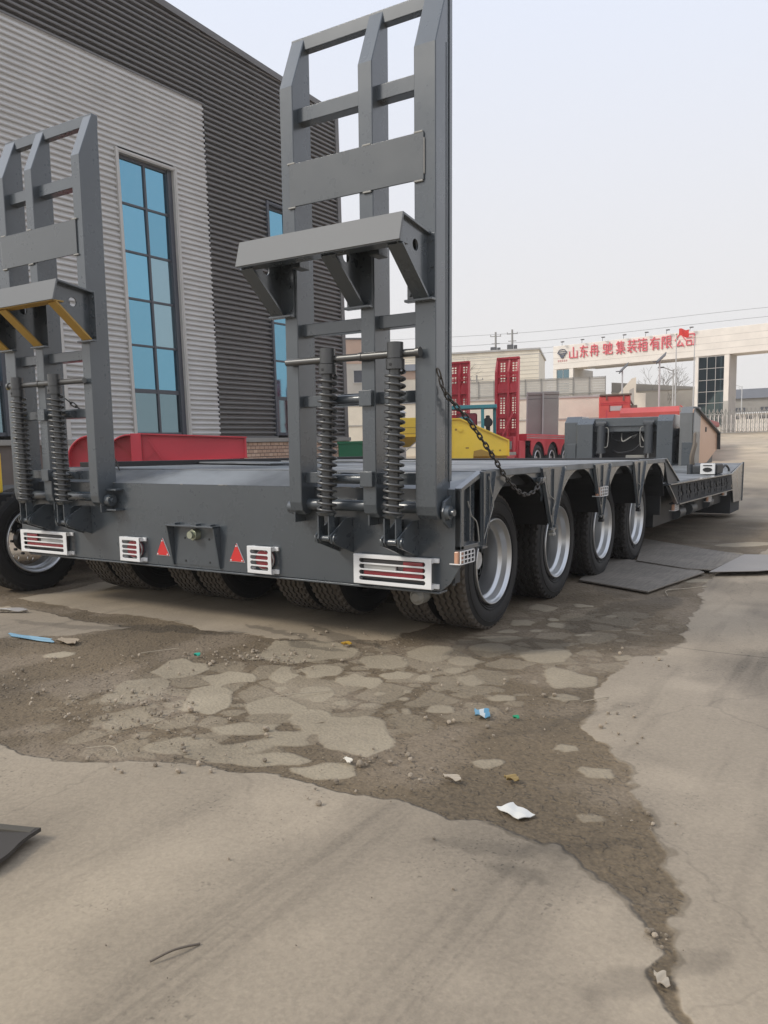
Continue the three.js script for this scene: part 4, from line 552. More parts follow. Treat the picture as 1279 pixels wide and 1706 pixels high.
for (const [x, z, yaw, w, h, l] of [[-12, -72, 0.1, 9, 3.0, 'distant grey shed seen through the right-hand gate opening'], [-3.5, -95, 0.1, 14, 4.5, 'far hazy building beyond the folding gate']]) block('far_building', l, 'building', x, z, yaw, w, h, 6, M.wallDark, (o) => { mk('roof', [prismX([[0.2, h], [-3, h + 1.0], [-6.2, h]], -0.2, w + 0.2)], M.roof, o); each('window', [0.15, 0.4, 0.65].map((t) => box(w * t, w * t + 1, 1.4, 2.2, 0, 0.03)), M.frame, o); });
block('guard_hut', 'low white canopy roof with dark openings by the gate', 'hut', -6.5, -56, 0.1, 3.0, 1.25, 2, M.gate, (o) => { mk('roof', [box(-0.2, 3.3, 1.25, 1.36, -2.1, 0.3, 0.02)], M.white, o); each('opening', [0.3, 1.2, 2.1].map((t) => box(t, t + 0.5, 0.9, 1.15, 0, 0.02)), M.frame, o); });
// ---------------------------------------------------------------- poles, lamps, flag, wires, bare trees
for (const [x, z, h, l] of [[-21.6, -49.7, 7.6, 'left wooden power pole behind the upright red ramp'], [-20.5, -50.2, 7.75, 'right power pole with transformer behind the upright red ramp'], [-18.2, -39.0, 3.9, 'small utility pole left of the upright red ramp']]) {
  const o = stand('utility_pole', l, 'power pole', x, z, 0.3), big = h > 5;
  mk('pole', cyl([0, 0, 0], [0, h, 0], big ? 0.11 : 0.07, big ? 0.07 : 0.05, 10), M.wallDark, o); mk('crossarm', [box(-0.4, 0.4, h - 0.33, h - 0.28, -0.03, 0.03), box(-0.3, 0.3, h - 0.85, h - 0.80, -0.03, 0.03)], M.wallDark, o);
  each('insulator', [-0.36, 0, 0.36].map((q) => cyl([q, h - 0.3, 0], [q, h - 0.18, 0], 0.025)), M.wallDark, o); if (big) mk('transformer', [box(-0.35, 0.1, h - 1.5, h - 1.1, 0.1, 0.4, 0.04), cyl([0.25, h - 1.5, 0.2], [0.25, h - 1.15, 0.2], 0.12)], M.wire, o);
}
for (const [i, p] of [[[-30, 8.1, -40.1], [-3.5, 9.3, -49.4], [8, 9.8, -53]], [[-30, 7.6, -40.1], [-3.5, 8.87, -49.4], [8, 9.4, -53]], [[-30, 7.15, -40.1], [-3.5, 8.62, -49.4], [8, 9.1, -53]], [[-30, 8.9, -41.1], [-3.5, 10.0, -50.4], [8, 10.4, -54]]].entries()) {
  const o = thing('overhead_wire', ['overhead wire just above the gateway beam, second from the bottom', 'overhead wire a little above the lowest one', 'lowest overhead wire, brushing the gateway beam', 'topmost overhead wire crossing the sky behind the gateway'][i], 'wire', p[0]); const a = V3(...p[0]); const c = p.map((q) => [q[0] - a.x, q[1] - a.y, q[2] - a.z]); c.splice(1, 0, [c[1][0] / 2, c[1][1] / 2 - 0.35, c[1][2] / 2]); mk('cable', tube(c, 0.013, 40, 5), M.cable, o);
}
for (const [x, z, h, solar, l] of [[-7.95, -33.4, 3.55, 1, 'solar street lamp whose panel covers part of the red lettering'], [-5.87, -31.8, 3.85, 1, 'solar street lamp rising to the underside of the gateway beam'], [-7.6, -43.0, 3.6, 0, 'double-armed lamp post between the flagpole and the solar lamp'], [-6.9, -66, 3.8, 0, 'thin white lamp post seen through the right-hand gate opening']]) {
  const o = stand('street_lamp', l, 'street lamp', x, z, 0.1); mk('pole', cyl([0, 0, 0], [0, h, 0], 0.045, 0.035, 10), M.pole, o);
  if (solar) { const p = mk('solar_panel', box(-0.28, 0.28, -0.015, 0.015, -0.2, 0.2), M.roof, o); p.position.set(0.06, h + 0.1, 0); p.rotation.z = 0.75; p.rotation.x = 0.5; mk('lamp_head', [box(-0.3, -0.1, h - 0.06, h - 0.02, -0.06, 0.06, 0.01), cyl([-0.12, h - 0.04, 0], [0, h - 0.08, 0], 0.02)], M.roof, o); }
  else { mk('arm', [cyl([0, h - 0.1, 0], [-0.55, h + 0.15, 0], 0.025), cyl([0, h - 0.3, 0], [-0.3, h - 0.1, 0], 0.02)], M.pole, o); mk('lamp_head', [box(-0.85, -0.5, h + 0.12, h + 0.19, -0.07, 0.07, 0.02)], M.roof, o); }
}
for (const [x, z, h, l] of [[-6.42, -37.9, 5.25, 'flagpole flying the red flag'], [-5.55, -38.0, 5.05, 'bare flagpole just left of the glazed gate tower']]) { const o = stand('flagpole', l, 'flagpole', x, z, 0); mk('pole', cyl([0, 0, 0], [0, h, 0], 0.04, 0.022, 10), M.pole, o); mk('finial', new THREE.SphereGeometry(0.045, 10, 8).translate(0, h + 0.03, 0), M.brass, o); mk('base', box(-0.2, 0.2, 0, 0.15, -0.2, 0.2), M.wall, o); }
{
  const g = new THREE.PlaneGeometry(0.5, 0.36, 20, 10), p = g.attributes.position; for (let i = 0; i < p.count; i++) { const u = p.getX(i) + 0.25; p.setXYZ(i, u, p.getY(i) - u * 0.22 + 0.03 * Math.sin(u * 14), 0.05 * Math.sin(u * 16 + p.getY(i) * 5) * (u * 3)); } g.computeVertexNormals();
  const f = stand('flag', 'small red flag waving from its pole in front of the gateway letters', 'flag', -6.39, -37.9, 0, null, 7.22); mk('cloth', g, new THREE.MeshStandardMaterial({ color: new THREE.Color().setRGB(0.65, 0.05, 0.04), roughness: 0.9, side: THREE.DoubleSide }), f);
}
for (const [x, z, h, n, l] of [[-20.8, -41.0, 4.6, 1, 'bare winter tree left of the upright red ramp'], [-9.5, -47.6, 4.3, 2, 'bare shrubby tree behind the grey yard wall'], [-8.6, -47.2, 3.7, 3, 'smaller bare tree at the right end of the grey yard wall']]) {
  const o = stand('bare_tree', l, 'tree', x, z, 0), tw = []; mk('trunk', [tube([[0, 0, 0], [0.05, h * 0.3, 0.03], [0, h * 0.55, 0]], 0.06, 8)], M.bark, o); seed = 100 + n;
  const grow = (a, d, len, r, k) => { const b = a.map((q, i) => q + d[i] * len); tw.push(cyl(a, b, r, r * 0.65, 4)); if (k) for (let i = 0; i < 3; i++) { const e = [d[0] + rr(-.7, .7), d[1] + rr(-.2, .4), d[2] + rr(-.7, .7)], L = Math.hypot(...e); grow(b, e.map((q) => q / L), len * rr(0.6, 0.85), r * 0.6, k - 1); } };
  for (let i = 0; i < 6; i++) { const a = rr(0, 6.3); grow([0, h * (0.25 + 0.06 * i), 0], [0.5 * Math.cos(a), 0.8, 0.5 * Math.sin(a)], h * 0.22, 0.022, 3); } mk('crown', tw, M.bark, o);
}
// ---------------------------------------------------------------- other trailers and machines in the yard
{ // yellow trailer beside the grey one, mostly out of frame
  const o = thingHere('yellow_trailer', 'neighbouring yellow trailer at the left edge, only its wheel and bumper in view', 'trailer', [-5.9, 0, 0.2]);
  for (const z of [0.5, -0.95]) { const w = place('wheel', tyreGeo, M.rubber, o, -4.78, 0.5, z); w.rotation.x = 1; addTread(w, treadMats[1]); const r = new THREE.Mesh(rimGeo, M.rim); r.name = 'rim'; w.add(r); const hb = new THREE.Mesh(hubGeo, M.springTube); hb.name = 'hub'; w.add(hb); }
  mk('bumper', [box(-7.2, -4.66, 0.98, 1.37, 0.80, 1.3, 0.02)], M.yellow, o); mk('body', [box(-7.2, -5.1, 0.55, 0.95, -4, 0.8, 0.02)], M.under, o); mk('mudguard', [box(-5.0, -4.66, 0.86, 0.98, -0.2, 1.2, 0.02)], M.black, o);
}
{ // red gooseneck between the grey trailer and the workshop; local x runs along its side
  const o = stand('red_gooseneck', 'bright red trailer gooseneck with two rounded horns in front of the workshop window', 'trailer gooseneck', -7.46, -3.26, 0.79);
  for (const x of [-0.42, -0.98]) {
    const c = [x + 0.34, 1.28], R = 0.36, p = [], q = []; for (let i = 0; i <= 12; i++) { const a = Math.PI / 2 + Math.PI / 2 * i / 12; p.push([c[0] + R * Math.cos(a), c[1] + R * Math.sin(a)]); q.push([c[0] + (R - 0.02) * Math.cos(a), c[1] + (R - 0.02) * Math.sin(a)]); }
    const h = mk('horn', plateXY([...p, [c[0] - R, 0.3], [c[0] + 0.02, 0.3], [c[0] + 0.02, c[1] + R]], -0.17, -0.15), M.redPaint, o);
    mk('horn_band', plateXY([[c[0] + 0.02, c[1] + R], ...p, [c[0] - R, 0.3], [c[0] - R + 0.02, 0.3], ...q.reverse(), [c[0] + 0.02, c[1] + R - 0.02]], -0.34, 0.06, 0.003), M.redPaint, h);
    mk('horn_gusset', bar([c[0] - 0.22, c[1] + 0.26, -0.13], [c[0], c[1] + 0.02, -0.13], 0.015, 0.012), M.redFaded, h);
  }
  mk('post', [box(-0.06, 0.10, 0.3, 1.65, -0.04, 0.03, 0.006)], M.redPaint, o); mk('cross_member', [box(-0.72, -0.4, 1.36, 1.5, -0.3, -0.24, 0.01), box(-0.72, -0.4, 1.0, 1.27, -0.3, -0.24, 0.01), box(-0.72, -0.62, 1.2, 1.4, -0.3, -0.24)], M.redPaint, o);
  mk('box_side', [plateXY([[0.10, 0.9], [0.10, 1.635], [1.72, 1.545], [1.72, 1.235], [0.45, 1.19], [0.30, 0.9]], -0.06, -0.04, 0.003)], M.redPaint, o);
  mk('top_flange', [bar([0.05, 1.645, -0.03], [1.74, 1.55, -0.03], 0.10, 0.02), bar([0.5, 1.19, -0.03], [1.74, 1.228, -0.03], 0.09, 0.016), box(1.70, 1.73, 1.23, 1.55, -0.6, 0.0, 0.004)], M.redPaint, o);
  mk('stiffener', [bar([0.18, 1.58, -0.03], [0.42, 1.2, -0.03], 0.03, 0.02), bar([0.16, 1.25, -0.03], [0.3, 1.36, -0.03], 0.012, 0.008)], M.redPaint, o);
  mk('far_side', [plateXY([[0.10, 0.9], [0.10, 1.62], [1.72, 1.53], [1.72, 0.9]], -0.64, -0.6)], M.redDark, o); each('support_leg', [box(0.0, 0.16, 0, 0.9, -0.3, -0.1, 0.01), box(1.5, 1.62, 0, 1.24, -0.3, -0.1, 0.01)], M.redPaint, o);
}
{ // yellow gooseneck plate right of the right ramp
  const o = stand('yellow_gooseneck', 'bright yellow tapering trailer gooseneck behind the hanging chain', 'trailer gooseneck', -6.47, -12.12, 0.435);
  mk('side_plate', [plateXY([[0.06, 0.9], [0.06, 2.08], [0.33, 2.08], [1.45, 1.53], [1.45, 1.17], [0.62, 1.17], [0.5, 0.9]], -0.03, 0, 0.004)], M.yellow, o);
  mk('end_plate', [box(-0.02, 0.055, 0.0, 2.07, -0.5, 0.05, 0.01)], M.yellow, o); mk('top_flange', [bar([0.0, 2.09, -0.02], [0.32, 2.09, -0.02], 0.16, 0.03), bar([0.31, 2.085, -0.02], [1.47, 1.535, -0.02], 0.16, 0.03), box(1.45, 1.48, 1.15, 1.55, -0.5, 0.05, 0.004)], M.yellow, o);
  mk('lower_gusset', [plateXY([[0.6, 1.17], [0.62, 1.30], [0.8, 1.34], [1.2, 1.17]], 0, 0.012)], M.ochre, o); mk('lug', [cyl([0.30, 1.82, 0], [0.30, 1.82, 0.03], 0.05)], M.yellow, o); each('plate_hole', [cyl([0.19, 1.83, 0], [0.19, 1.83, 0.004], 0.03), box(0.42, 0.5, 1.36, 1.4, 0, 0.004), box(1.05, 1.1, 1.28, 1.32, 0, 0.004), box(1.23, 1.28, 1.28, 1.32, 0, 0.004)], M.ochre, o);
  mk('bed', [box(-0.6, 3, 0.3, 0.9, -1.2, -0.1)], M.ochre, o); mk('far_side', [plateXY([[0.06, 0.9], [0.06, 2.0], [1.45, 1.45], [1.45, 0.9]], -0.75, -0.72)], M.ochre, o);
}
{
  const o = stand('low_red_trailer', 'low red trailer deck with white marks just behind the grey deck', 'trailer', -7.6, -14.0, 0.25);
  mk('deck', [box(-0.6, 1.75, 0.4, 1.15, -1.5, 0, 0.02)], M.redPaint, o); each('white_mark', [0.95, 1.05, 1.15].map((x) => box(x, x + 0.05, 1.02, 1.12, 0, 0.006)), M.white, o); mk('tail_board', [box(1.55, 2.0, 1.12, 1.2, 0.02, 0.05)], M.lens, o);
}
{
  const o = stand('generator_frame', 'teal steel frame holding a red engine behind the yellow gooseneck', 'generator', -8.25, -15.12, 0.40);
  mk('roof', box(-0.05, 1.62, 2.40, 2.50, -0.75, 0.05, 0.01), M.teal, o); for (const [x, z] of [[0, 0], [1.17, 0], [0, -0.7], [1.5, -0.7]]) mk('post', box(x, x + 0.09, 0.1, 2.41, z - 0.06, z + 0.02, 0.006), M.teal, o);
  mk('engine', [box(0.45, 1.05, 1.9, 2.28, -0.5, -0.15, 0.05), cyl([0.25, 2.2, -0.3], [0.25, 2.3, -0.3], 0.05)], std(0.30, 0.04, 0.06, 0.5), o); mk('flywheel', [new THREE.TorusGeometry(0.24, 0.05, 10, 28).translate(0.68, 1.9, -0.06), cyl([0.68, 1.9, -0.1], [0.68, 1.9, -0.02], 0.1)], M.teal, o);
  mk('radiator', [box(1.3, 1.42, 1.75, 2.2, -0.5, -0.1, 0.03), cyl([1.36, 2.0, -0.1], [1.36, 2.0, -0.02], 0.14)], M.black, o); mk('base', box(-0.05, 1.25, 0.2, 1.7, -0.75, 0.02, 0.02), M.teal, o);
}
{ // red ramp trailer
  const o = thingHere('red_ramp_trailer', 'bright red low-bed trailer with two tall perforated ramps standing up, in the middle distance', 'trailer', [-8.4, 0, -20]);
  const rampAt = (x, z, top) => {
    const hs = []; for (const c of [-0.245, -0.145, 0.165, 0.265]) for (let i = 0; i < 30; i++) { const y = 2.02 + i * 0.078; if ((y > 2.30 && y < 2.42) || (y > 3.10 && y < 3.44) || i % 9 === 4 || y > top - 0.16) continue; hs.push(holeSlot(c - 0.036, c + 0.036, y, y + 0.050)); }
    const r = mk('loading_ramp', [plateXY([[-0.38, 1.1], [0.38, 1.1], [0.38, top], [-0.38, top]], -0.02, 0, 0, hs).translate(x, 0, z)], M.redPaint, o);
    for (const c of [-0.37, 0.05, 0.36]) mk('ramp_rail', prismX([[z + 0.02, 1.1], [z + 0.16, 1.2], [z + 0.16, top - 0.45], [z + 0.02, top - 0.02]], x + c - 0.035, x + c + 0.035, 0.004), M.redPaint, r);
    each('ramp_rung', [top - 0.02, top - 0.6, 3.28, 2.38, 1.9].map((y, i) => box(x - 0.38, x + 0.38, y - (i === 2 ? 0.14 : 0.03), y + (i === 2 ? 0.14 : 0.03), z + 0.01, z + (i === 2 ? 0.10 : 0.07))), M.redPaint, r);
  };
  rampAt(-9.22, -18.25, 4.18); rampAt(-7.66, -18.62, 4.25);
  each('strut', [bar([-7.35, 2.55, -18.3], [-7.75, 1.55, -18.15], 0.05, 0.05), bar([-8.9, 2.5, -18.0], [-9.3, 1.5, -17.8], 0.05, 0.05)], M.redPaint, o); mk('ram', [cyl([-8.05, 1.35, -18.3], [-8.03, 1.75, -18.3], 0.05)], M.white, o);
  mk('tail', [box(-9.7, -7.2, 0.9, 1.62, -19.0, -18.5, 0.02), box(-8.1, -7.3, 1.1, 1.75, -18.5, -18.25, 0.02)], M.redPaint, o); each('tail_plate', [box(-7.42, -7.36, 1.35, 1.6, -18.24, -18.2), box(-7.55, -7.45, 1.38, 1.5, -18.24, -18.2)], M.greyBox, o);
  mk('bed', [box(-9.7, -7.12, 1.62, 1.84, -30, -18.9, 0.01)], M.redPaint, o); each('bed_line', [box(-7.125, -7.112, 1.70, 1.73, -30, -18.9), box(-7.125, -7.112, 1.77, 1.79, -30, -18.9)], M.lens, o);
  for (const z of [-20.0, -21.4, -22.8]) {
    const pts = [[z + 0.72, 1.63], [z - 0.72, 1.63]], R = 0.62; pts.push([z - 0.72, 1.25]); for (let i = 0; i <= 14; i++) { const a = Math.PI - 0.25 - (Math.PI - 0.5) * i / 14; pts.push([z + R * Math.cos(a), 0.98 + R * Math.sin(a)]); } pts.push([z + 0.72, 1.25]);
    mk('fender_panel', prismX(pts, -7.15, -7.12), M.redPaint, o);
    const w = mk('wheel', [new THREE.TorusGeometry(0.38, 0.14, 12, 30).scale(1, 1, 1.2).rotateY(Math.PI / 2).translate(-7.3, 1.02, z)], M.rubber, o); mk('rim', [new THREE.TorusGeometry(0.27, 0.025, 8, 26).rotateY(Math.PI / 2).translate(-7.17, 1.02, z), cyl([-7.34, 1.02, z], [-7.3, 1.02, z], 0.26, 0.26, 26), cyl([-7.3, 1.02, z], [-7.2, 1.02, z], 0.09)], M.rim, w);
  }
  mk('inner_frame', [box(-9.6, -7.45, 0.5, 1.6, -30, -19)], M.under, o);
}
for (const [x, l] of [[-8.06, 'left grey cabinet standing on the red trailer bed'], [-7.46, 'right grey cabinet standing on the red trailer bed, nearest the gooseneck']]) {
  const o = thing('grey_cabinet', l, 'cabinet', [x, 1.845, -22.0], 0.3, 'pair of grey cabinets on the red trailer'); mk('body', box(-0.27, 0.27, 0, 1.42, -0.5, 0, 0.015), M.greyBox, o); mk('lid', box(-0.285, 0.285, 1.42, 1.52, -0.52, 0.02, 0.02), M.greyBox, o); mk('edge_trim', [box(-0.285, -0.235, 0, 1.53, 0, 0.025, 0.005), box(-0.285, 0.285, 1.50, 1.535, -0.5, 0.025, 0.005)], M.lens, o); mk('panel_seam', box(-0.25, 0.25, 1.28, 1.295, 0, 0.006), M.roof, o);
}
{
  const o = stand('red_truck', 'faded red truck cab seen from behind beyond the grey gooseneck', 'truck', -7.84, -29.26, 0.27);
  mk('cab', [box(0, 1.32, 0.9, 2.42, -1.6, 0, 0.06)], M.redFaded, o); mk('roof_bar', [box(0.02, 1.36, 2.42, 2.5, -0.3, 0.05, 0.02), box(0.3, 0.35, 2.25, 2.45, 0, 0.05), box(1.0, 1.05, 2.2, 2.45, 0, 0.05)], M.bark, o); mk('rear_window', box(0.48, 0.95, 1.78, 1.98, 0, 0.015), M.lens, o); mk('window_seal', [box(0.43, 0.48, 1.74, 2.02, 0, 0.02), box(0.95, 0.99, 1.74, 2.02, 0, 0.02)], M.redDark, o);
  each('pressing', [2.12, 2.05].map((y) => box(0.05, 1.27, y, y + 0.02, 0, 0.02)), M.redPaint, o); mk('intake', [cyl([1.45, 1.0, -0.2], [1.45, 1.95, -0.2], 0.08), box(1.25, 1.6, 1.8, 2.0, -0.3, -0.1, 0.03), cyl([1.42, 2.0, -0.2], [1.3, 2.2, -0.1], 0.04)], M.bark, o); mk('chassis', box(0.1, 1.2, 0.3, 0.9, -5, 1.5), M.under, o);
}
{
  const o = stand('red_tipper_body', 'faded red sloping body of a trailer rising behind the grey gooseneck', 'trailer', -5.42, -23.7, 0.22);
  mk('front_sheet', [prismX([[0, 1.5], [0, 1.85], [-0.45, 2.05], [-0.5, 1.5]], 0.0, 2.02, 0.006)], M.redFaded, o); mk('end_frame', [bar([2.04, 2.06, -0.4], [2.28, 1.88, -0.2], 0.04, 0.03), bar([2.04, 1.85, -0.1], [2.28, 1.8, -0.1], 0.03, 0.03), bar([2.28, 1.9, -0.2], [2.28, 1.5, -0.2], 0.04, 0.04)], M.redFaded, o);
  mk('bed', [box(-0.6, 3.0, 0.8, 1.5, -8, -0.1, 0.02)], M.redFaded, o); mk('stake', box(-0.5, -0.44, 1.5, 2.0, -0.2, -0.14), M.redPaint, o);
}
{
  const o = stand('red_flatbed', 'haze-tinted red flatbed end showing right of the copper-lit gooseneck side', 'trailer', -4.3, -26.0, 0.1);
  const pm = std(0.42, 0.11, 0.10, 0.65); mk('deck', [box(0, 1.56, 1.2, 1.44, -6, 0, 0.08)], pm, o); mk('rear_bar', [box(0.9, 1.76, 0.78, 0.9, -0.2, 0.1, 0.05)], pm, o); mk('leg', [box(1.0, 1.15, 0, 1.2, -0.2, 0, 0.01)], pm, o);  // distance haze is mixed into this red
}
{
  const o = stand('green_bin', 'dark green metal bin past the corner of the workshop', 'bin', -11.0, -14.75, 0.55); mk('tub', [box(-0.5, 0.5, 0.1, 1.5, -0.6, 0, 0.03)], M.green, o); mk('rim', box(-0.53, 0.53, 1.48, 1.56, -0.63, 0.03, 0.01), M.green, o);
  const t = stand('grey_tank', 'pale grey water tank behind the green bin', 'tank', -11.6, -17.9, 0.5); mk('body', cyl([0, 0, 0], [0, 2.3, 0], 0.5, 0.5, 24), M.wall, t); mk('lid', cyl([0, 2.3, 0], [0, 2.42, 0], 0.56, 0.4, 24), M.trim, t);
  const s = stand('yellow_hopper', 'yellow hopper on thin legs between the right ramp legs', 'hopper', -9.62, -15.5, 0.5); mk('bin', [box(-0.5, 0.5, 1.62, 2.2, -0.8, 0, 0.02)], M.yellow, s); mk('cone', new THREE.CylinderGeometry(0.70, 0.12, 0.3, 4).rotateY(Math.PI / 4).translate(0, 1.47, -0.4), M.yellow, s);
  for (const [x, z] of [[-0.45, 0], [0.45, 0], [-0.45, -0.75], [0.45, -0.75]]) mk('leg', bar([x, 0, z], [x, 1.62, z], 0.05, 0.05), M.ochre, s); mk('brace', [bar([-0.4, 0.9, 0.02], [0.4, 1.55, 0.02], 0.03, 0.03), bar([-0.4, 1.3, 0.03], [0.45, 1.3, 0.03], 0.03, 0.03)], M.trim, s); mk('motor', [box(-0.45, -0.25, 1.1, 1.45, 0.05, 0.25, 0.02)], M.redPaint, s); each('seam', [1.72, 1.9].map((y) => box(-0.5, 0.5, y, y + 0.015, 0, 0.01)), M.ochre, s);
}
// ---------------------------------------------------------------- steel sheets, rubber sheet and litter on the ground
function sheet(name, label, cat, pts, y, t, mat, tiltX = 0, tiltZ = 0) {
  const cx = pts.reduce((a, p) => a + p[0], 0) / pts.length, cz = pts.reduce((a, p) => a + p[1], 0) / pts.length, o = thing(name, label, cat, [cx, y, cz]);
  const g = new THREE.ExtrudeGeometry(shapeOf(pts.map((p) => [p[0] - cx, -(p[1] - cz)])), EX(t - 0.004, 0.002)).rotateX(-Math.PI / 2); const m = mk('sheet', g, mat, o); o.rotation.set(tiltX, 0, tiltZ); return o;
}
sheet('steel_sheet', 'nearest dark steel plate lying flat beside the third wheel', 'steel plate', [[-0.09, -2.45], [0.68, -2.07], [0.93, -3.5], [0.78, -3.74], [-0.3, -4.3]], 0.020, 0.014, M.plateSteel, 0, 0.008);
sheet('steel_sheet', 'farther dark steel plate overlapping the near one', 'steel plate', [[-0.35, -6.25], [0.57, -5.45], [1.14, -5.0], [0.98, -3.62], [0.72, -3.62], [0.1, -4.0]], 0.040, 0.012, M.plateSteel, 0.003, 0.004);
sheet('steel_sheet', 'light grey narrow plate at the right end of the steel plates', 'steel plate', [[0.99, -3.42], [1.12, -5.05], [2.2, -5.4], [2.1, -4.55], [1.42, -3.7]], 0.052, 0.008, std(0.24, 0.22, 0.20, 0.6), 0.0, 0.006);
{
  const o = thing('rubber_sheet', 'curled black rubber offcut at the left edge of the near concrete', 'rubber sheet', [-0.3, 0.005, 3.92]), g = new THREE.BoxGeometry(0.62, 0.014, 0.27, 20, 1, 10), p = g.attributes.position;
  for (let i = 0; i < p.count; i++) { const x = p.getX(i), z = p.getZ(i); p.setY(i, p.getY(i) + 0.012 + 0.09 * Math.pow(Math.max(0, x + 0.1), 2) + 0.04 * Math.max(0, -z) ); p.setX(i, x + 0.006 * Math.sin(z * 30)); } g.computeVertexNormals(); const m = mk('sheet', g, std(0.05, 0.043, 0.036, 0.8), o); mk('fold', [box(-0.31, 0.30, 0.028, 0.04, -0.135, -0.10, 0.004)], std(0.085, 0.075, 0.058, 0.85), m); o.rotation.y = 0.34;
}
const litter = (name, label, cat, x, z, w, d, yaw, mats, curl = 0.02) => {
  const o = thing(name, label, cat, [x, 0.004, z], yaw), n = mats.length;
  mats.forEach((m, k) => { const g = new THREE.BoxGeometry(w / n, 0.003, d, 6, 1, 8), p = g.attributes.position; for (let i = 0; i < p.count; i++) { const X = p.getX(i) + (k - (n - 1) / 2) * w / n, Z = p.getZ(i); p.setXYZ(i, X + 0.1 * w * Math.sin(Z / d * 4), p.getY(i) + curl * (0.3 + Math.abs(Math.sin(X / w * 3 + Z / d * 5)) + 0.5 * (Z / d) * (Z / d)) * 0.6, Z); } g.computeVertexNormals(); mk(k ? 'print' : 'paper', g, m, o); });
  return o;
};
const lit = (r, g, b) => std(r, g, b, 0.7, { plain: true });
litter('paper_scrap', 'crumpled white paper lying where the mud meets the near concrete', 'paper', 1.31, 2.66, 0.075, 0.12, 1.0, [lit(0.66, 0.64, 0.58), lit(0.6, 0.59, 0.55)], 0.012);
litter('wrapper', 'blue and white snack wrapper on the mud right of centre', 'wrapper', 0.755, 1.745, 0.075, 0.10, 0.3, [lit(0.15, 0.30, 0.40), lit(0.50, 0.53, 0.52), lit(0.10, 0.26, 0.38)], 0.03);
litter('blue_strip', 'flattened light blue plastic strip at the left edge', 'plastic strip', -2.82, 1.845, 0.46, 0.07, 0.08, [lit(0.19, 0.34, 0.44), lit(0.23, 0.38, 0.47)], 0.008);
litter('cardboard_scrap', 'brown card scrap at the end of the blue strip', 'cardboard', -2.46, 1.80, 0.18, 0.09, 0.1, [lit(0.30, 0.24, 0.17)], 0.03);
litter('green_scrap', 'tiny green plastic scrap among the crusts on the left', 'plastic scrap', -1.36, 1.62, 0.04, 0.03, 0.3, [lit(0.02, 0.35, 0.25)], 0.03);
litter('green_scrap', 'tiny green plastic scrap right of the snack wrapper', 'plastic scrap', 0.92, 1.70, 0.03, 0.025, 0.3, [lit(0.02, 0.30, 0.14)], 0.02);
litter('yellow_leaf', 'orange yellow leaf near the rear panel shadow', 'leaf', -0.67, 0.88, 0.06, 0.04, 0.7, [lit(0.55, 0.33, 0.04)], 0.03);
litter('dry_leaf', 'curled ochre leaf between the stones and the white paper', 'leaf', 1.19, 2.41, 0.05, 0.035, 0.4, [lit(0.30, 0.21, 0.08)], 0.03);
litter('paper_scrap', 'small pale paper strip beside the stones in the mud', 'paper', 0.98, 2.53, 0.07, 0.03, 0.2, [lit(0.42, 0.36, 0.28)], 0.03);
litter('paper_scrap', 'tiny white paper bit left of the stones', 'paper', 0.50, 2.58, 0.05, 0.025, -0.4, [lit(0.6, 0.56, 0.48)], 0.02);
litter('plastic_film', 'dirty white plastic film beside the left wheel', 'plastic film', -3.85, 1.35, 0.3, 0.06, 0.5, [lit(0.42, 0.4, 0.36), lit(0.3, 0.28, 0.26)], 0.04);
litter('paper_scrap', 'bent pale strip lying in the narrow crack at lower right', 'paper', 1.985, 3.35, 0.03, 0.05, 0.3, [lit(0.40, 0.34, 0.26)], 0.02);
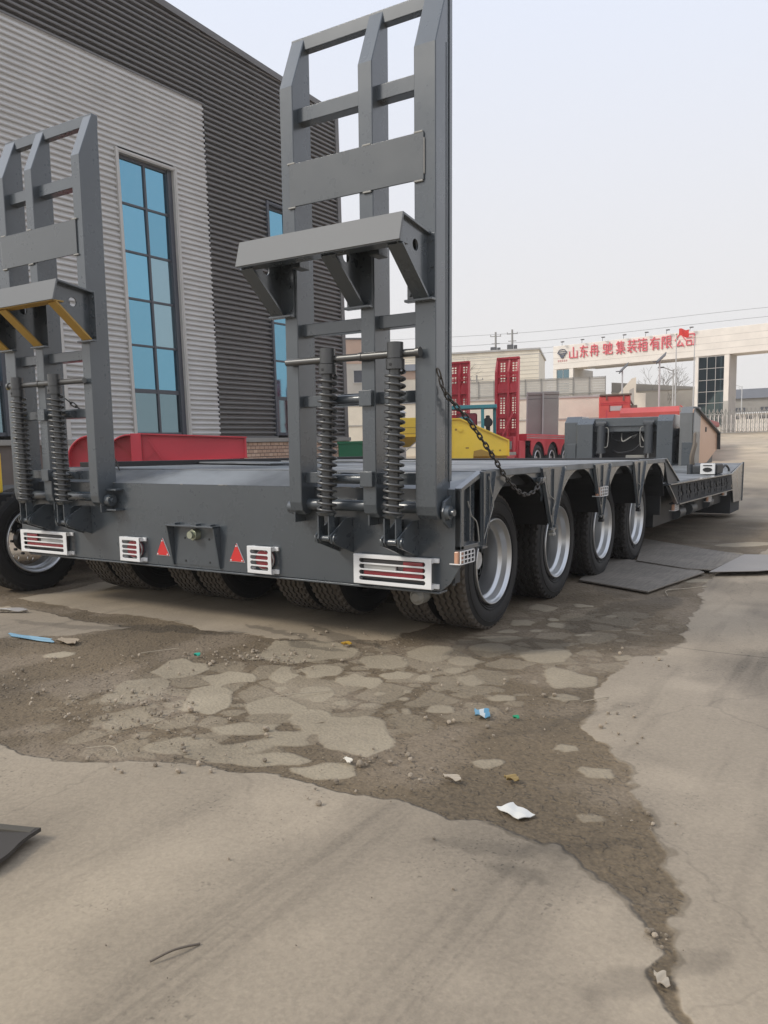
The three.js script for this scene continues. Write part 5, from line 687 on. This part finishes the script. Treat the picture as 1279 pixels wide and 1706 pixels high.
{
  const twig = (label, pts, r, mat) => { const o = thing('twig', label, 'twig', [pts[0][0], 0.004, pts[0][1]]); mk('stem', tube(pts.map(([x, z], i) => [x - pts[0][0], 0.006 + 0.008 * Math.sin(i * 2), z - pts[0][1]]), r, 14, 5), mat, o); };
  twig('dark short stick lying alone on the near concrete', [[0.81, 3.965], [0.836, 3.905], [0.862, 3.835]], 0.0035, M.bark);
  const st = std(0.42, 0.36, 0.27, 0.9);
  twig('curved pale straw between two crusts', [[-0.36, 2.03], [-0.28, 1.97], [-0.16, 1.78]], 0.0022, st); twig('straight pale straw on the left mud', [[-1.75, 1.75], [-1.6, 1.55]], 0.0022, st); twig('pale straw by the lower left concrete edge', [[-0.62, 3.06], [-0.52, 3.0], [-0.45, 3.02]], 0.0022, st);
  twig('pale straw at the far right crust', [[1.13, 1.28], [1.2, 1.2], [1.22, 1.12]], 0.0022, st); twig('thin straw above the middle crusts', [[-1.0, 1.52], [-0.8, 1.35]], 0.0022, st);  twig('pale wire loop on the ground behind the steel plate', [[0.86, -2.05], [0.80, -2.3], [0.92, -2.55], [1.08, -2.75]], 0.004, st);
}
{
  const spots = [[0.66, 2.46, 0.16, 40], [0.86, 2.55, 0.12, 40], [-1.2, 1.55, 0.3, 120], [-0.95, 2.55, 0.4, 260], [-0.9, 1.35, 0.25, 130], [-0.3, 2.8, 0.5, 180], [1.95, 3.18, 0.06, 20], [0.6, 2.75, 0.3, 60], [-1.5, 2.3, 0.7, 220], [0.9, 1.6, 0.7, 120], [-0.6, 1.0, 0.8, 140], [1.2, 0.2, 0.3, 40], [0.8, 3.7, 1.0, 14], [1.75, 2.5, 0.12, 12]];
  const n = spots.reduce((a, s) => a + s[3], 0), g = new THREE.IcosahedronGeometry(1, 1), p = g.attributes.position; for (let i = 0; i < p.count; i++) { const f = 0.5 + 0.95 * vn(p.getX(i) * 2.3 + 9.5, p.getY(i) * 2.3 + p.getZ(i) * 3 + 4.2); p.setXYZ(i, p.getX(i) * f, p.getY(i) * f * 0.7, p.getZ(i) * f); } g.computeVertexNormals();
  const im = new THREE.InstancedMesh(g, std(0.34, 0.28, 0.21, 0.95, { plain: true, bumpMap: fine, bumpScale: 0.002 }), n); let k = 0; const m = new THREE.Matrix4(), q = new THREE.Quaternion(), c = new THREE.Color();
  for (const [x, z, r, cnt] of spots) for (let i = 0; i < cnt; i++) { const a = rr(0, 6.3), d = r * Math.sqrt(rnd()), s = 0.002 + 0.011 * Math.pow(rnd(), 5) + (rnd() < 0.012 ? 0.01 : 0); q.setFromEuler(new THREE.Euler(rr(0, 6), rr(0, 6), 0)); m.compose(V3(x + d * Math.cos(a), 0.006 + s * 0.4, z + d * Math.sin(a) * 0.8), q, V3(s, s, s)); im.setMatrixAt(k, m); const b = rr(0.6, 1.3); im.setColorAt(k++, c.setRGB(b, b, b)); }
  im.name = 'gravel'; im.castShadow = im.receiveShadow = true; tag(im, 'crumbs and small stones scattered over the mud', null, null, 'stuff'); scene.add(im);
}
renderer.render(scene, camera);
